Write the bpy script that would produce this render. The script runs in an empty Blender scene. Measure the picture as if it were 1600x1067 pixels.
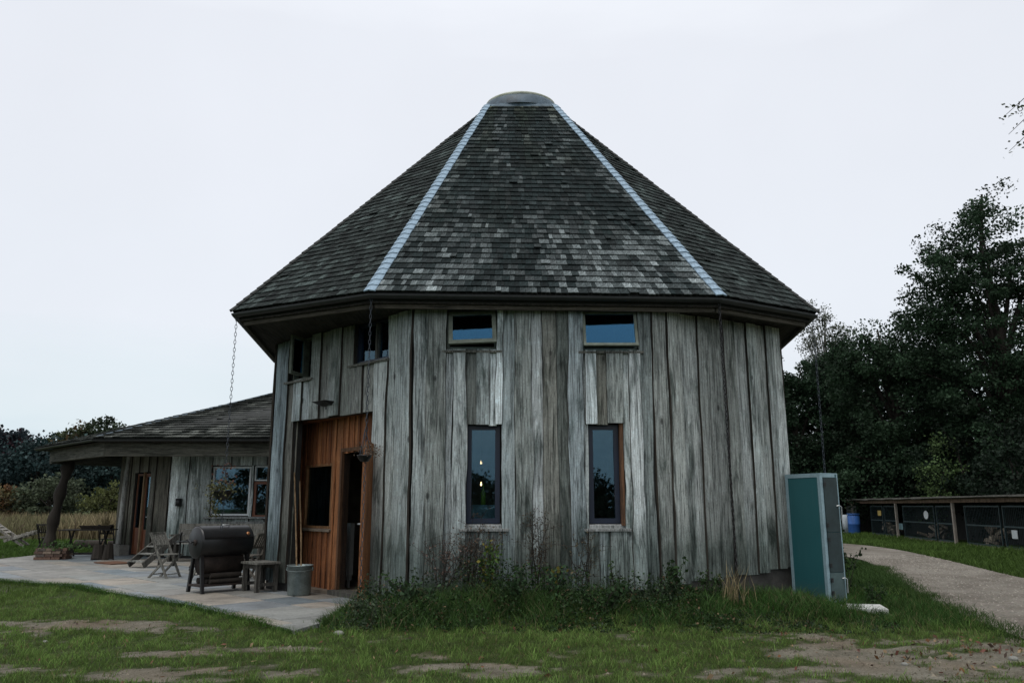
import bpy, math, random
import numpy as np
from mathutils import Vector, Matrix, noise as mnoise

random.seed(11)
rng = np.random.default_rng(11)
scene = bpy.context.scene
COL = scene.collection
R = math.radians

# ------------------------------------------------------------------ camera
EYE = 1.4
PITCH = R(11.67)
cam = bpy.data.cameras.new('camera')
cam.lens = 28.0
cam.sensor_width = 36.0
cam.clip_start = 0.1
cam.clip_end = 3000
camo = bpy.data.objects.new('camera', cam)
camo.location = (0, 0, EYE)
camo.rotation_euler = (math.pi / 2 + PITCH, 0, 0)
COL.objects.link(camo)
scene.camera = camo

# ------------------------------------------------------------------ world: overcast sky
SUN_EL, SUN_AZ = R(69), R(208)      # sun high, behind the camera and to its left
world = bpy.data.worlds.new('World')
scene.world = world
world.use_nodes = True
wt = world.node_tree
wt.nodes.clear()
w_out = wt.nodes.new('ShaderNodeOutputWorld')
w_sky = wt.nodes.new('ShaderNodeTexSky')
w_sky.sky_type = 'NISHITA'
w_sky.sun_disc = False
w_sky.sun_elevation = SUN_EL
w_sky.sun_rotation = SUN_AZ
w_b1 = wt.nodes.new('ShaderNodeBackground')
w_b1.inputs['Strength'].default_value = 0.10
wt.links.new(w_sky.outputs[0], w_b1.inputs['Color'])
# cloud deck covering the blue sky
w_tc = wt.nodes.new('ShaderNodeTexCoord')
w_sep = wt.nodes.new('ShaderNodeSeparateXYZ')
wt.links.new(w_tc.outputs['Generated'], w_sep.inputs[0])
w_map = wt.nodes.new('ShaderNodeMapping')
w_map.inputs['Scale'].default_value = (1.6, 1.6, 9.0)
wt.links.new(w_tc.outputs['Generated'], w_map.inputs[0])
w_noi = wt.nodes.new('ShaderNodeTexNoise')
w_noi.inputs['Scale'].default_value = 1.3
w_noi.inputs['Detail'].default_value = 4
wt.links.new(w_map.outputs[0], w_noi.inputs['Vector'])
w_add = wt.nodes.new('ShaderNodeMath'); w_add.operation = 'MULTIPLY_ADD'
w_add.inputs[1].default_value = 0.24
wt.links.new(w_noi.outputs['Fac'], w_add.inputs[0])
wt.links.new(w_sep.outputs['Z'], w_add.inputs[2])
w_ramp = wt.nodes.new('ShaderNodeValToRGB')
cr = w_ramp.color_ramp
cr.elements[0].position = 0.10; cr.elements[0].color = (0.55, 0.70, 0.81, 1)
cr.elements[1].position = 1.0; cr.elements[1].color = (1.22, 1.25, 1.30, 1)
e = cr.elements.new(0.62); e.color = (0.87, 0.90, 0.965, 1)
e = cr.elements.new(0.20); e.color = (0.78, 0.87, 0.92, 1)
e = cr.elements.new(0.34); e.color = (0.86, 0.90, 0.965, 1)
wt.links.new(w_add.outputs[0], w_ramp.inputs[0])
w_b2 = wt.nodes.new('ShaderNodeBackground')
w_n2 = wt.nodes.new('ShaderNodeTexNoise'); w_n2.inputs['Scale'].default_value = 2.4; w_n2.inputs['Detail'].default_value = 6
wt.links.new(w_tc.outputs['Generated'], w_n2.inputs['Vector'])
w_mr = wt.nodes.new('ShaderNodeMapRange'); w_mr.inputs[1].default_value = 0.3; w_mr.inputs[2].default_value = 0.7; w_mr.inputs[3].default_value = 0.965; w_mr.inputs[4].default_value = 1.03
wt.links.new(w_n2.outputs['Fac'], w_mr.inputs[0]); wt.links.new(w_mr.outputs[0], w_b2.inputs['Strength'])
wt.links.new(w_ramp.outputs[0], w_b2.inputs['Color'])
w_mix = wt.nodes.new('ShaderNodeMixShader')
w_mix.inputs[0].default_value = 0.93
wt.links.new(w_b1.outputs[0], w_mix.inputs[1])
wt.links.new(w_b2.outputs[0], w_mix.inputs[2])
wt.links.new(w_mix.outputs[0], w_out.inputs['Surface'])

sun = bpy.data.lights.new('sun', 'SUN')
sun.energy = 1.5
sun.angle = R(18)
sun.color = (1.0, 0.97, 0.93)
suno = bpy.data.objects.new('sun', sun)
sd = Vector((math.sin(SUN_AZ) * math.cos(SUN_EL), math.cos(SUN_AZ) * math.cos(SUN_EL), math.sin(SUN_EL)))
suno.rotation_euler = sd.to_track_quat('Z', 'Y').to_euler()
COL.objects.link(suno)

vs = scene.view_settings
vs.view_transform = 'Standard'
vs.look = 'None'
vs.exposure = 0.0
vs.gamma = 1.0
scene.display_settings.display_device = 'sRGB'
scene.cycles.max_bounces = 6
scene.cycles.transparent_max_bounces = 12

# ------------------------------------------------------------------ helpers: materials
def nmat(name):
    m = bpy.data.materials.new(name)
    m.use_nodes = True
    nt = m.node_tree
    b = nt.nodes['Principled BSDF']
    return m, nt, b

def nd(nt, t, **kw):
    n = nt.nodes.new(t)
    for k, v in kw.items():
        setattr(n, k, v)
    return n

def setin(nt, sock, v):
    if hasattr(v, 'is_linked') or hasattr(v, 'links'):
        nt.links.new(v, sock)
    else:
        if isinstance(v, (tuple, list)) and len(v) == 3 and sock.type == 'RGBA':
            v = (*v, 1)
        sock.default_value = v

def coords(nt, kind='Object', scale=(1, 1, 1), rand=False):
    tc = nd(nt, 'ShaderNodeTexCoord')
    mp = nd(nt, 'ShaderNodeMapping')
    mp.inputs['Scale'].default_value = scale
    src = tc.outputs[kind]
    if rand:
        oi = nd(nt, 'ShaderNodeObjectInfo')
        mu = nd(nt, 'ShaderNodeMath', operation='MULTIPLY'); mu.inputs[1].default_value = 57.0
        nt.links.new(oi.outputs['Random'], mu.inputs[0])
        va = nd(nt, 'ShaderNodeVectorMath', operation='ADD')
        nt.links.new(src, va.inputs[0]); nt.links.new(mu.outputs[0], va.inputs[1])
        src = va.outputs[0]
    nt.links.new(src, mp.inputs[0])
    return mp.outputs[0]

def noise(nt, vec, scale, detail=4, rough=0.6, dist=0.0):
    n = nd(nt, 'ShaderNodeTexNoise')
    n.inputs['Scale'].default_value = scale
    n.inputs['Detail'].default_value = detail
    n.inputs['Roughness'].default_value = rough
    n.inputs['Distortion'].default_value = dist
    nt.links.new(vec, n.inputs['Vector'])
    return n.outputs['Fac']

def ramp(nt, fac, stops):
    r = nd(nt, 'ShaderNodeValToRGB')
    c = r.color_ramp
    while len(c.elements) < len(stops):
        c.elements.new(0.5)
    for el, (p, v) in zip(c.elements, stops):
        el.position = p
        el.color = (v, v, v, 1) if isinstance(v, (int, float)) else (*v, 1)
    nt.links.new(fac, r.inputs[0])
    return r.outputs[0]

def mix(nt, fac, a, b, mode='MIX'):
    m = nd(nt, 'ShaderNodeMix', data_type='RGBA', blend_type=mode)
    setin(nt, m.inputs[0], fac)
    setin(nt, m.inputs[6], a)
    setin(nt, m.inputs[7], b)
    return m.outputs[2]

def bump(nt, b, h, strength=0.3, dist=0.01):
    n = nd(nt, 'ShaderNodeBump')
    n.inputs['Strength'].default_value = strength
    n.inputs['Distance'].default_value = dist
    nt.links.new(h, n.inputs['Height'])
    nt.links.new(n.outputs[0], b.inputs['Normal'])

def simple(name, col, rough=0.7, metal=0.0, var=0.25, scale=6.0, bmp=0.15, stretch=(1, 1, 1), spec=0.3):
    m, nt, b = nmat(name)
    v = coords(nt, 'Object', stretch)
    f = noise(nt, v, scale, 5, 0.65)
    f2 = noise(nt, v, scale * 6.3, 3, 0.6)
    c = mix(nt, ramp(nt, f, [(0.3, 0.0), (0.7, 1.0)]), tuple(x * (1 - var) for x in col), tuple(min(1, x * (1 + var)) for x in col))
    c = mix(nt, 0.35, c, mix(nt, 1.0, c, ramp(nt, f2, [(0.3, 0.55), (0.7, 1.2)]), 'MULTIPLY'))
    nt.links.new(c, b.inputs['Base Color'])
    b.inputs['Roughness'].default_value = rough
    b.inputs['Metallic'].default_value = metal
    b.inputs['Specular IOR Level'].default_value = spec
    if bmp:
        bump(nt, b, f2, bmp, 0.01)
    return m

def wood(name, tint=(1, 1, 1), stain=0.6, spec=0.2, rand=True, axis='Z', knots=True, damp=False):
    """weathered board: tint comes from the object's own colour; grain along the local axis"""
    m, nt, b = nmat(name)
    oi = nd(nt, 'ShaderNodeObjectInfo')
    def ax(k): return {'Z': (1, 1, k), 'X': (k, 1, 1), 'Y': (1, k, 1)}[axis]
    v0 = coords(nt, 'Object', ax(0.018), rand); v = coords(nt, 'Object', ax(0.07), rand); v2 = coords(nt, 'Object', ax(0.2), rand)
    v3 = coords(nt, 'Object', ax(0.6), rand)
    hair = noise(nt, v0, 150, 3, 0.7, 0.3)
    crack = noise(nt, v0, 26, 4, 0.55, 0.5)
    mid = noise(nt, v, 20, 5, 0.7, 1.2)
    big = noise(nt, v2, 4.5, 5, 0.65, 0.8)
    blot = noise(nt, v3, 13, 5, 0.75, 0.4)
    fleck = noise(nt, v3, 60, 3, 0.7)
    base = mix(nt, 1.0, oi.outputs['Color'], tint, 'MULTIPLY')
    c = mix(nt, 1.0, base, ramp(nt, mid, [(0.28, 0.52), (0.5, 0.98), (0.72, 1.30)]), 'MULTIPLY')
    c = mix(nt, 1.0, c, ramp(nt, hair, [(0.30, 0.50), (0.5, 1.0), (0.70, 1.28)]), 'MULTIPLY')
    c = mix(nt, 1.0, c, ramp(nt, crack, [(0.470, 1.0), (0.492, 0.35), (0.508, 0.35), (0.53, 1.0)]), 'MULTIPLY')
    c = mix(nt, 1.0, c, ramp(nt, fleck, [(0.30, 0.62), (0.45, 1.0), (0.7, 1.12)]), 'MULTIPLY')
    dark = mix(nt, 1.0, c, (0.22, 0.25, 0.235), 'MULTIPLY')
    c = mix(nt, ramp(nt, big, [(0.50, 0.0), (0.66, stain)]), c, dark)
    pale = mix(nt, 1.0, c, (1.45, 1.55, 1.60), 'MULTIPLY')
    c = mix(nt, ramp(nt, blot, [(0.52, 0.0), (0.70, 0.6)]), c, pale)
    if knots:
        vo = nd(nt, 'ShaderNodeTexVoronoi'); vo.inputs['Scale'].default_value = 2.6
        vk = coords(nt, 'Object', ax(0.5), rand); nt.links.new(vk, vo.inputs['Vector'])
        c = mix(nt, 1.0, c, ramp(nt, vo.outputs['Distance'], [(0.03, 0.22), (0.06, 0.45), (0.085, 1.0), (0.10, 0.75), (0.13, 1.0)]), 'MULTIPLY')
    if damp:
        tz = nd(nt, 'ShaderNodeNewGeometry'); sz_ = nd(nt, 'ShaderNodeSeparateXYZ'); nt.links.new(tz.outputs['Position'], sz_.inputs[0])
        dm = nd(nt, 'ShaderNodeMath', operation='MULTIPLY_ADD'); nt.links.new(big, dm.inputs[0]); dm.inputs[1].default_value = -1.3; nt.links.new(sz_.outputs['Z'], dm.inputs[2])
        c = mix(nt, ramp(nt, dm.outputs[0], [(0.1, 1.0), (0.75, 0.0)]), c, mix(nt, 1.0, c, (0.42, 0.46, 0.44), 'MULTIPLY'))
    nt.links.new(c, b.inputs['Base Color'])
    b.inputs['Roughness'].default_value = 0.82
    b.inputs['Specular IOR Level'].default_value = spec
    hh = nd(nt, 'ShaderNodeMath', operation='ADD')
    nt.links.new(hair, hh.inputs[0]); nt.links.new(mid, hh.inputs[1])
    bump(nt, b, hh.outputs[0], 0.7, 0.012)
    return m

def attr_mat(name, rough=0.75, spec=0.2, trans=0.0, grain=None, strong=False):
    """colour from the mesh's own 'tone' attribute (one colour per piece)"""
    m, nt, b = nmat(name)
    a = nd(nt, 'ShaderNodeAttribute', attribute_name='tone')
    c = a.outputs['Color']
    if grain:
        v = coords(nt, 'Object', grain[0])
        f = noise(nt, v, grain[1], 4, 0.7)
        c = mix(nt, 1.0, c, ramp(nt, f, [(0.32, 0.35), (0.52, 1.0), (0.72, 2.1)] if strong else [(0.3, 0.6), (0.55, 1.0), (0.75, 1.35)]), 'MULTIPLY')
        bump(nt, b, f, 0.3, 0.01)
    nt.links.new(c, b.inputs['Base Color'])
    b.inputs['Roughness'].default_value = rough
    b.inputs['Specular IOR Level'].default_value = spec
    if trans:
        tr = nd(nt, 'ShaderNodeBsdfTranslucent')
        nt.links.new(c, tr.inputs['Color'])
        mx = nd(nt, 'ShaderNodeMixShader'); mx.inputs[0].default_value = trans
        out = nt.nodes['Material Output']
        nt.links.new(b.outputs[0], mx.inputs[1]); nt.links.new(tr.outputs[0], mx.inputs[2])
        nt.links.new(mx.outputs[0], out.inputs['Surface'])
    return m

def glass_mat(name, tint=(0.75, 0.82, 0.85), gl=(0.5, 0.8, 1.0)):
    m = bpy.data.materials.new(name); m.use_nodes = True
    nt = m.node_tree; nt.nodes.clear()
    out = nd(nt, 'ShaderNodeOutputMaterial')
    fr = nd(nt, 'ShaderNodeFresnel'); fr.inputs['IOR'].default_value = 1.55
    mu = nd(nt, 'ShaderNodeMath', operation='MULTIPLY'); mu.inputs[1].default_value = 1.5
    nt.links.new(fr.outputs[0], mu.inputs[0])
    tr = nd(nt, 'ShaderNodeBsdfTransparent'); tr.inputs[0].default_value = (*tint, 1)
    g = nd(nt, 'ShaderNodeBsdfGlossy'); g.inputs['Roughness'].default_value = 0.015
    g.inputs['Color'].default_value = (*gl, 1)  # gloss tinted blue so that the mirrored sky looks bluer
    v = coords(nt, 'Object'); bm_ = nd(nt, 'ShaderNodeBump'); bm_.inputs['Strength'].default_value = 0.04
    nt.links.new(noise(nt, v, 2.5, 2, 0.5), bm_.inputs['Height']); nt.links.new(bm_.outputs[0], g.inputs['Normal'])
    mx = nd(nt, 'ShaderNodeMixShader')
    nt.links.new(mu.outputs[0], mx.inputs[0]); nt.links.new(tr.outputs[0], mx.inputs[1]); nt.links.new(g.outputs[0], mx.inputs[2])
    nt.links.new(mx.outputs[0], out.inputs['Surface'])
    return m

def emit_mat(name, col, s):
    m, nt, b = nmat(name)
    b.inputs['Emission Color'].default_value = (*col, 1)
    b.inputs['Emission Strength'].default_value = s
    b.inputs['Base Color'].default_value = (*col, 1)
    return m

# ------------------------------------------------------------------ helpers: meshes
WM = {}     # world matrix of each object we made

class MB:
    def __init__(s):
        s.v = []; s.f = []; s.fc = []; s.sm = []
    def add(s, vs_, fs_, tone=None, smooth=False):
        o = len(s.v)
        s.v.extend([tuple(p) for p in vs_])
        for f in fs_:
            s.f.append([i + o for i in f]); s.fc.append(tone); s.sm.append(smooth)
        return s
    def box(s, c, size, M=None, tone=None, taper=0.0):
        hx, hy, hz = size[0] / 2, size[1] / 2, size[2] / 2
        t = 1 - taper
        vs_ = [Vector((x * hx * (t if z > 0 else 1), y * hy * (t if z > 0 else 1), z * hz)) for z in (-1, 1) for y in (-1, 1) for x in (-1, 1)]
        vs_ = [Vector(c) + (M @ p if M else p) for p in vs_]
        return s.add(vs_, [(0, 2, 3, 1), (4, 5, 7, 6), (0, 1, 5, 4), (2, 6, 7, 3), (0, 4, 6, 2), (1, 3, 7, 5)], tone)
    def beam(s, p, q, w, h, up=(0, 0, 1), tone=None):
        """rectangular bar from p to q, w across, h along 'up'"""
        p, q = Vector(p), Vector(q)
        d = (q - p).normalized(); u = Vector(up)
        x = d.cross(u)
        if x.length < 1e-4:
            x = d.cross(Vector((1, 0, 0)))
        x.normalize(); u = x.cross(d)
        vs_ = [b_ + x * (sx * w / 2) + u * (sz * h / 2) for b_ in (p, q) for sz in (-1, 1) for sx in (-1, 1)]
        return s.add(vs_, [(0, 1, 3, 2), (4, 6, 7, 5), (0, 4, 5, 1), (2, 3, 7, 6), (0, 2, 6, 4), (1, 5, 7, 3)], tone)
    def tube(s, pts, rad, n=8, caps=True, tone=None, smooth=True):
        pts = [Vector(p) for p in pts]
        if isinstance(rad, (int, float)):
            rad = [rad] * len(pts)
        rings = []; prev = None
        for i, p in enumerate(pts):
            d = (pts[min(i + 1, len(pts) - 1)] - pts[max(i - 1, 0)]).normalized()
            a = prev if prev is not None else (Vector((0, 0, 1)) if abs(d.z) < 0.9 else Vector((1, 0, 0)))
            x = (a - d * a.dot(d)).normalized(); prev = x
            y = d.cross(x)
            rings.append([p + (x * math.cos(k * 2 * math.pi / n) + y * math.sin(k * 2 * math.pi / n)) * rad[i] for k in range(n)])
        vs_ = [q for r in rings for q in r]
        fs_ = []
        for i in range(len(rings) - 1):
            for k in range(n):
                fs_.append((i * n + k, i * n + (k + 1) % n, (i + 1) * n + (k + 1) % n, (i + 1) * n + k))
        s.add(vs_, fs_, tone, smooth)
        if caps:
            o = len(s.v)
            s.add(rings[0], [tuple(range(n - 1, -1, -1))], tone); s.add(rings[-1], [tuple(range(n))], tone)
        return s
    def prism(s, poly, z0, z1, tone=None):
        n = len(poly)
        vs_ = [(x, y, z0) for x, y in poly] + [(x, y, z1) for x, y in poly]
        return s.add(vs_, [tuple(range(n - 1, -1, -1)), tuple(range(n, 2 * n))] + [(i, (i + 1) % n, n + (i + 1) % n, n + i) for i in range(n)], tone)
    def lathe(s, c, prof, n=16, smooth=True, tone=None, M=None):
        vs_ = []
        for r, z in prof:
            for k in range(n):
                p = Vector((r * math.cos(2 * math.pi * k / n), r * math.sin(2 * math.pi * k / n), z))
                vs_.append(Vector(c) + (M @ p if M else p))
        fs_ = [(i * n + k, i * n + (k + 1) % n, (i + 1) * n + (k + 1) % n, (i + 1) * n + k) for i in range(len(prof) - 1) for k in range(n)]
        return s.add(vs_, fs_, tone, smooth)
    def loft(s, rings, closed=True, smooth=False, tone=None):
        n = len(rings[0])
        vs_ = [p for r in rings for p in r]
        m = n if closed else n - 1
        return s.add(vs_, [(i * n + k, i * n + (k + 1) % n, (i + 1) * n + (k + 1) % n, (i + 1) * n + k) for i in range(len(rings) - 1) for k in range(m)], tone, smooth)
    def mesh(s, name):
        me = bpy.data.meshes.new(name)
        me.from_pydata(s.v, [], s.f)
        if any(s.sm):
            me.polygons.foreach_set('use_smooth', s.sm)
        if any(t is not None for t in s.fc):
            at_ = me.color_attributes.new('tone', 'FLOAT_COLOR', 'CORNER')
            cols = []
            for f, t in zip(s.f, s.fc):
                t = t or (0.5, 0.5, 0.5)
                cols.extend([t[0], t[1], t[2], 1.0] * len(f))
            at_.data.foreach_set('color', cols)
        me.update()
        return me
    def build(s, name, mat_, parent=None, M=None, color=None):
        return link(name, s.mesh(name), mat_, parent, M, color)

def link(name, me, mat_, parent=None, M=None, color=None):
    if mat_ and not me.materials:
        me.materials.append(mat_)
    o = bpy.data.objects.new(name, me)
    COL.objects.link(o)
    M = M or Matrix.Identity(4)
    o.matrix_basis = M
    WM[o.name] = M
    if parent:
        o.parent = parent
        o.matrix_parent_inverse = WM[parent.name].inverted()
    if color:
        o.color = (*color, 1)
    return o

def tag(o, label, cat, group=None, kind=None):
    if label: o['label'] = label
    if cat: o['category'] = cat
    if group: o['group'] = group
    if kind: o['kind'] = kind
    return o

def structure(o, label=None):
    o['kind'] = 'structure'
    if label: o['label'] = label
    return o

def thing(name, label, cat, loc=(0, 0, 0), rz=0.0, group=None):
    o = bpy.data.objects.new(name, None)
    o.empty_display_size = 0.2
    COL.objects.link(o)
    M = Matrix.Translation(loc) @ Matrix.Rotation(rz, 4, 'Z')
    o.matrix_basis = M
    WM[o.name] = M
    return tag(o, label, cat, group)

def at_local(M, o):
    """put a mesh modelled in local axes at M (for parts of a placed thing)"""
    return o

def copy_thing(root, loc, rz=0.0, label=None, scale=1.0, tilt=None):
    r = root.copy(); COL.objects.link(r)
    M = Matrix.Translation(loc) @ Matrix.Rotation(rz, 4, 'Z') @ Matrix.Scale(scale, 4)
    r.matrix_basis = M; WM[r.name] = M
    if label: r['label'] = label
    for ch in root.children:
        c = ch.copy(); COL.objects.link(c); c.parent = r
        c.matrix_parent_inverse = ch.matrix_parent_inverse.copy()
        for g in ch.children:
            d = g.copy(); COL.objects.link(d); d.parent = c
            d.matrix_parent_inverse = g.matrix_parent_inverse.copy()
    return r

def soup(name, V, faces_n, tones, mat_, parent=None, smooth=False):
    """fast mesh from numpy: V (N, k, 3) = N separate k-gons, tones (N, 3)"""
    N, k, _ = V.shape
    me = bpy.data.meshes.new(name)
    me.vertices.add(N * k); me.vertices.foreach_set('co', V.reshape(-1).astype(np.float32))
    me.loops.add(N * k); me.loops.foreach_set('vertex_index', np.arange(N * k, dtype=np.int32))
    me.polygons.add(N); me.polygons.foreach_set('loop_start', np.arange(0, N * k, k, dtype=np.int32))
    me.update(calc_edges=True)
    if tones is not None:
        a = me.color_attributes.new('tone', 'FLOAT_COLOR', 'POINT')
        c = np.ones((N, k, 4), np.float32); c[:, :, :3] = tones[:, None, :]
        a.data.foreach_set('color', c.reshape(-1))
    return link(name, me, mat_, parent)

def leaf_soup(centers, size, tones, name, mat_, parent=None, flat=0.0, droop=0.0):
    """rhombic leaves at centers (N,3); size (N,) leaf lengths"""
    N = len(centers)
    d = rng.normal(size=(N, 3)); d[:, 2] = d[:, 2] * (1 - flat) - droop
    d /= np.linalg.norm(d, axis=1)[:, None] + 1e-9
    t = rng.normal(size=(N, 3)); t -= d * (t * d).sum(1)[:, None]
    t /= np.linalg.norm(t, axis=1)[:, None] + 1e-9
    L = size[:, None]
    w = L * rng.uniform(0.26, 0.42, (N, 1))
    V = np.stack([centers - d * L * 0.5, centers + t * w - d * L * 0.05, centers + d * L * 0.5, centers - t * w - d * L * 0.05], 1)
    return soup(name, V, 4, tones, mat_, parent)

def in_poly(x, y, poly):
    ins = np.zeros(x.shape, bool); n = len(poly)
    for i in range(n):
        x1, y1 = poly[i]; x2, y2 = poly[(i + 1) % n]
        c = ((y1 > y) != (y2 > y))
        ins ^= c & (x < (x2 - x1) * (y - y1) / ((y2 - y1) + 1e-12) + x1)
    return ins

def vnoise(x, y, s, seed=0):
    """cheap smooth value noise on arrays, 0..1"""
    x = x * s + seed * 17.3; y = y * s + seed * 9.1
    xi = np.floor(x).astype(int); yi = np.floor(y).astype(int)
    fx = x - xi; fy = y - yi
    fx = fx * fx * (3 - 2 * fx); fy = fy * fy * (3 - 2 * fy)
    def h(a, b):
        q = (a * 374761393 + b * 668265263 + seed * 1442695) & 0xffffffff
        q = ((q ^ (q >> 13)) * 1274126177) & 0xffffffff
        return ((q ^ (q >> 16)) & 0xffff) / 65535.0
    return (h(xi, yi) * (1 - fx) + h(xi + 1, yi) * fx) * (1 - fy) + (h(xi, yi + 1) * (1 - fx) + h(xi + 1, yi + 1) * fx) * fy

def fbm(x, y, s, seed=0, o=4):
    t = np.zeros_like(x); a = 0.5
    for k in range(o):
        t += a * vnoise(x, y, s * 2 ** k, seed + k * 3); a *= 0.5
    return t / (1 - 0.5 ** o)

# ------------------------------------------------------------------ materials
M_board = wood('weathered_oak_boards', (1.60, 1.70, 1.71), 0.9, damp=True)
M_beam = wood('weathered_beam', (0.85, 0.8, 0.72), 0.7, axis='X')
M_cedar = wood('oiled_cedar_boarding', (1, 1, 1), 0.35, 0.35, knots=False)
M_furn = wood('weathered_furniture_wood', (1, 1, 1), 0.5)
M_core = simple('dark_wall_membrane', (0.03, 0.03, 0.028), 0.9)
M_plinth = simple('damp_plinth', (0.07, 0.066, 0.06), 0.9, scale=9)
M_inside = simple('inside_plaster', (0.16, 0.13, 0.10), 0.9)
M_shingle = attr_mat('cedar_shingles', 0.85, 0.12, grain=((1.0, 0.35, 0.35), 55), strong=True)
M_deck = simple('roof_deck', (0.03, 0.032, 0.03), 0.9)
M_lead = simple('lead_flashing', (0.22, 0.30, 0.37), 0.7, 0.0, 0.55, 3.5, 0.3, spec=0.25)
M_leadd = simple('dull_lead_curb', (0.06, 0.09, 0.115), 0.55, 0.0, 0.5, 4, 0.2, spec=0.4)
M_dome = simple('mossy_dome_rim', (0.36, 0.38, 0.30), 0.4, 0.0, 0.35, 5, 0.05)
M_gutter = simple('black_gutter', (0.018, 0.02, 0.02), 0.45, 0.0, 0.3, 8, 0.05, spec=0.45)
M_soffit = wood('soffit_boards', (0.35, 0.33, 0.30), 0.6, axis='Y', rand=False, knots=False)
M_navy = simple('navy_window_frame', (0.004, 0.010, 0.028), 0.4, 0.0, 0.2, 8, 0.0, spec=0.5)
M_sage = simple('grey_green_window_frame', (0.13, 0.15, 0.12), 0.6, 0.0, 0.3, 8, 0.05)
M_bluefr = simple('pale_blue_window_frame', (0.16, 0.27, 0.42), 0.5, 0.0, 0.2, 8, 0.0)
M_white = simple('white_painted_frame', (0.55, 0.58, 0.58), 0.5, 0.0, 0.12, 8, 0.03)
M_glass = glass_mat('window_glass')
M_glassb = glass_mat('sky_tinted_upper_glass', (0.7, 0.8, 0.85), (0.22, 0.6, 1.0))  # blue of the mirrored sky is put into the gloss colour
M_chain = simple('dull_steel_chain', (0.045, 0.055, 0.07), 0.5, 0.4, 0.3, 20, 0.0, spec=0.5)
M_black = simple('black_iron', (0.012, 0.012, 0.013), 0.42, 0.2, 0.4, 7, 0.06, spec=0.5)
M_soot = simple('sooty_rusty_iron', (0.03, 0.022, 0.018), 0.75, 0.1, 0.6, 5, 0.2)
M_zinc = simple('galvanised_bucket', (0.20, 0.24, 0.235), 0.42, 0.6, 0.3, 7, 0.05, spec=0.5)
M_teal, nt, b = nmat('teal_metal_panel')
v = coords(nt, 'Object'); vg = nd(nt, 'ShaderNodeSeparateXYZ'); nt.links.new(v, vg.inputs[0])
n1 = noise(nt, v, 2.0, 4, 0.6); n2 = noise(nt, coords(nt, 'Object', (9, 9, 0.8)), 3, 5, 0.7); n3 = noise(nt, v, 40, 3, 0.6)
c = mix(nt, n1, (0.016, 0.086, 0.096), (0.021, 0.106, 0.116))
c = mix(nt, ramp(nt, n2, [(0.55, 0.0), (0.75, 0.35)]), c, (0.05, 0.12, 0.125))
ms = nd(nt, 'ShaderNodeMath', operation='MULTIPLY_ADD'); ms.inputs[1].default_value = -0.45; nt.links.new(n3, ms.inputs[0]); ms.inputs[2].default_value = 0.55
mg = nd(nt, 'ShaderNodeMath', operation='SUBTRACT'); nt.links.new(ms.outputs[0], mg.inputs[0]); nt.links.new(vg.outputs['Z'], mg.inputs[1])
c = mix(nt, ramp(nt, mg.outputs[0], [(0.0, 0.0), (0.35, 0.6)]), c, (0.07, 0.075, 0.06))
nt.links.new(c, b.inputs['Base Color']); b.inputs['Roughness'].default_value = 0.5; b.inputs['Specular IOR Level'].default_value = 0.35
M_tealshade = simple('shaded_locker_door', (0.02, 0.036, 0.038), 0.45, 0.1, 0.3, 3, 0.03, spec=0.45)  # doors darker than the side panel: their shade is put into the colour
M_alu = simple('pale_metal_edge_trim', (0.26, 0.37, 0.41), 0.5, 0.2, 0.15, 5, 0.02, spec=0.4)
M_steel = simple('bright_steel', (0.45, 0.47, 0.47), 0.35, 0.8, 0.15, 8, 0.0)
M_stone = simple('grey_concrete_block', (0.20, 0.20, 0.18), 0.9, 0, 0.3, 9, 0.4)
M_palestone = simple('pale_concrete_slab', (0.46, 0.47, 0.44), 0.9, 0, 0.25, 9, 0.3)
M_brick = attr_mat('old_bricks', 0.9, 0.1, grain=((1, 1, 1), 30))
M_leaf = attr_mat('foliage', 0.6, 0.12, 0.25)
M_grass = attr_mat('grass_blades', 0.7, 0.06, 0.3)
M_dry = attr_mat('dry_stems', 0.9, 0.05, 0.1)
M_bark = simple('dark_bark', (0.032, 0.027, 0.022), 0.95, 0, 0.4, 5, 0.6, (1, 1, 0.2))
M_paleb = simple('pale_bark', (0.16, 0.15, 0.13), 0.9, 0, 0.4, 5, 0.4, (1, 1, 0.3))
M_blue = simple('blue_plastic', (0.03, 0.10, 0.30), 0.45, 0, 0.2, 5, 0.0)
M_mat = simple('rust_brown_doormat', (0.12, 0.06, 0.035), 0.95, 0, 0.3, 30, 0.5)
M_soil = simple('potting_soil', (0.03, 0.024, 0.018), 0.95, 0, 0.4, 20, 0.5)
M_pane_dark = simple('radiator_enamel', (0.26, 0.28, 0.27), 0.5, 0, 0.1, 4, 0)
M_bulb = emit_mat('warm_lamp', (1.0, 0.62, 0.30), 6.0)
M_bottle = simple('green_bottle_glass', (0.18, 0.30, 0.04), 0.2, 0, 0.2, 5, 0, spec=0.6)
M_tealbox = simple('blue_green_box', (0.16, 0.26, 0.28), 0.6, 0, 0.3, 5, 0)
M_red = simple('varnished_red_brown_door', (0.13, 0.045, 0.02), 0.5, 0, 0.4, 6, 0.1, (1, 1, 0.15), 0.4)
M_tin = simple('weathered_roof_sheet', (0.12, 0.115, 0.10), 0.8, 0, 0.4, 5, 0.3)
M_mesh = simple('dark_green_cage_metal', (0.03, 0.05, 0.052), 0.6, 0.2, 0.3, 6, 0.0)
M_slab = None

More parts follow.
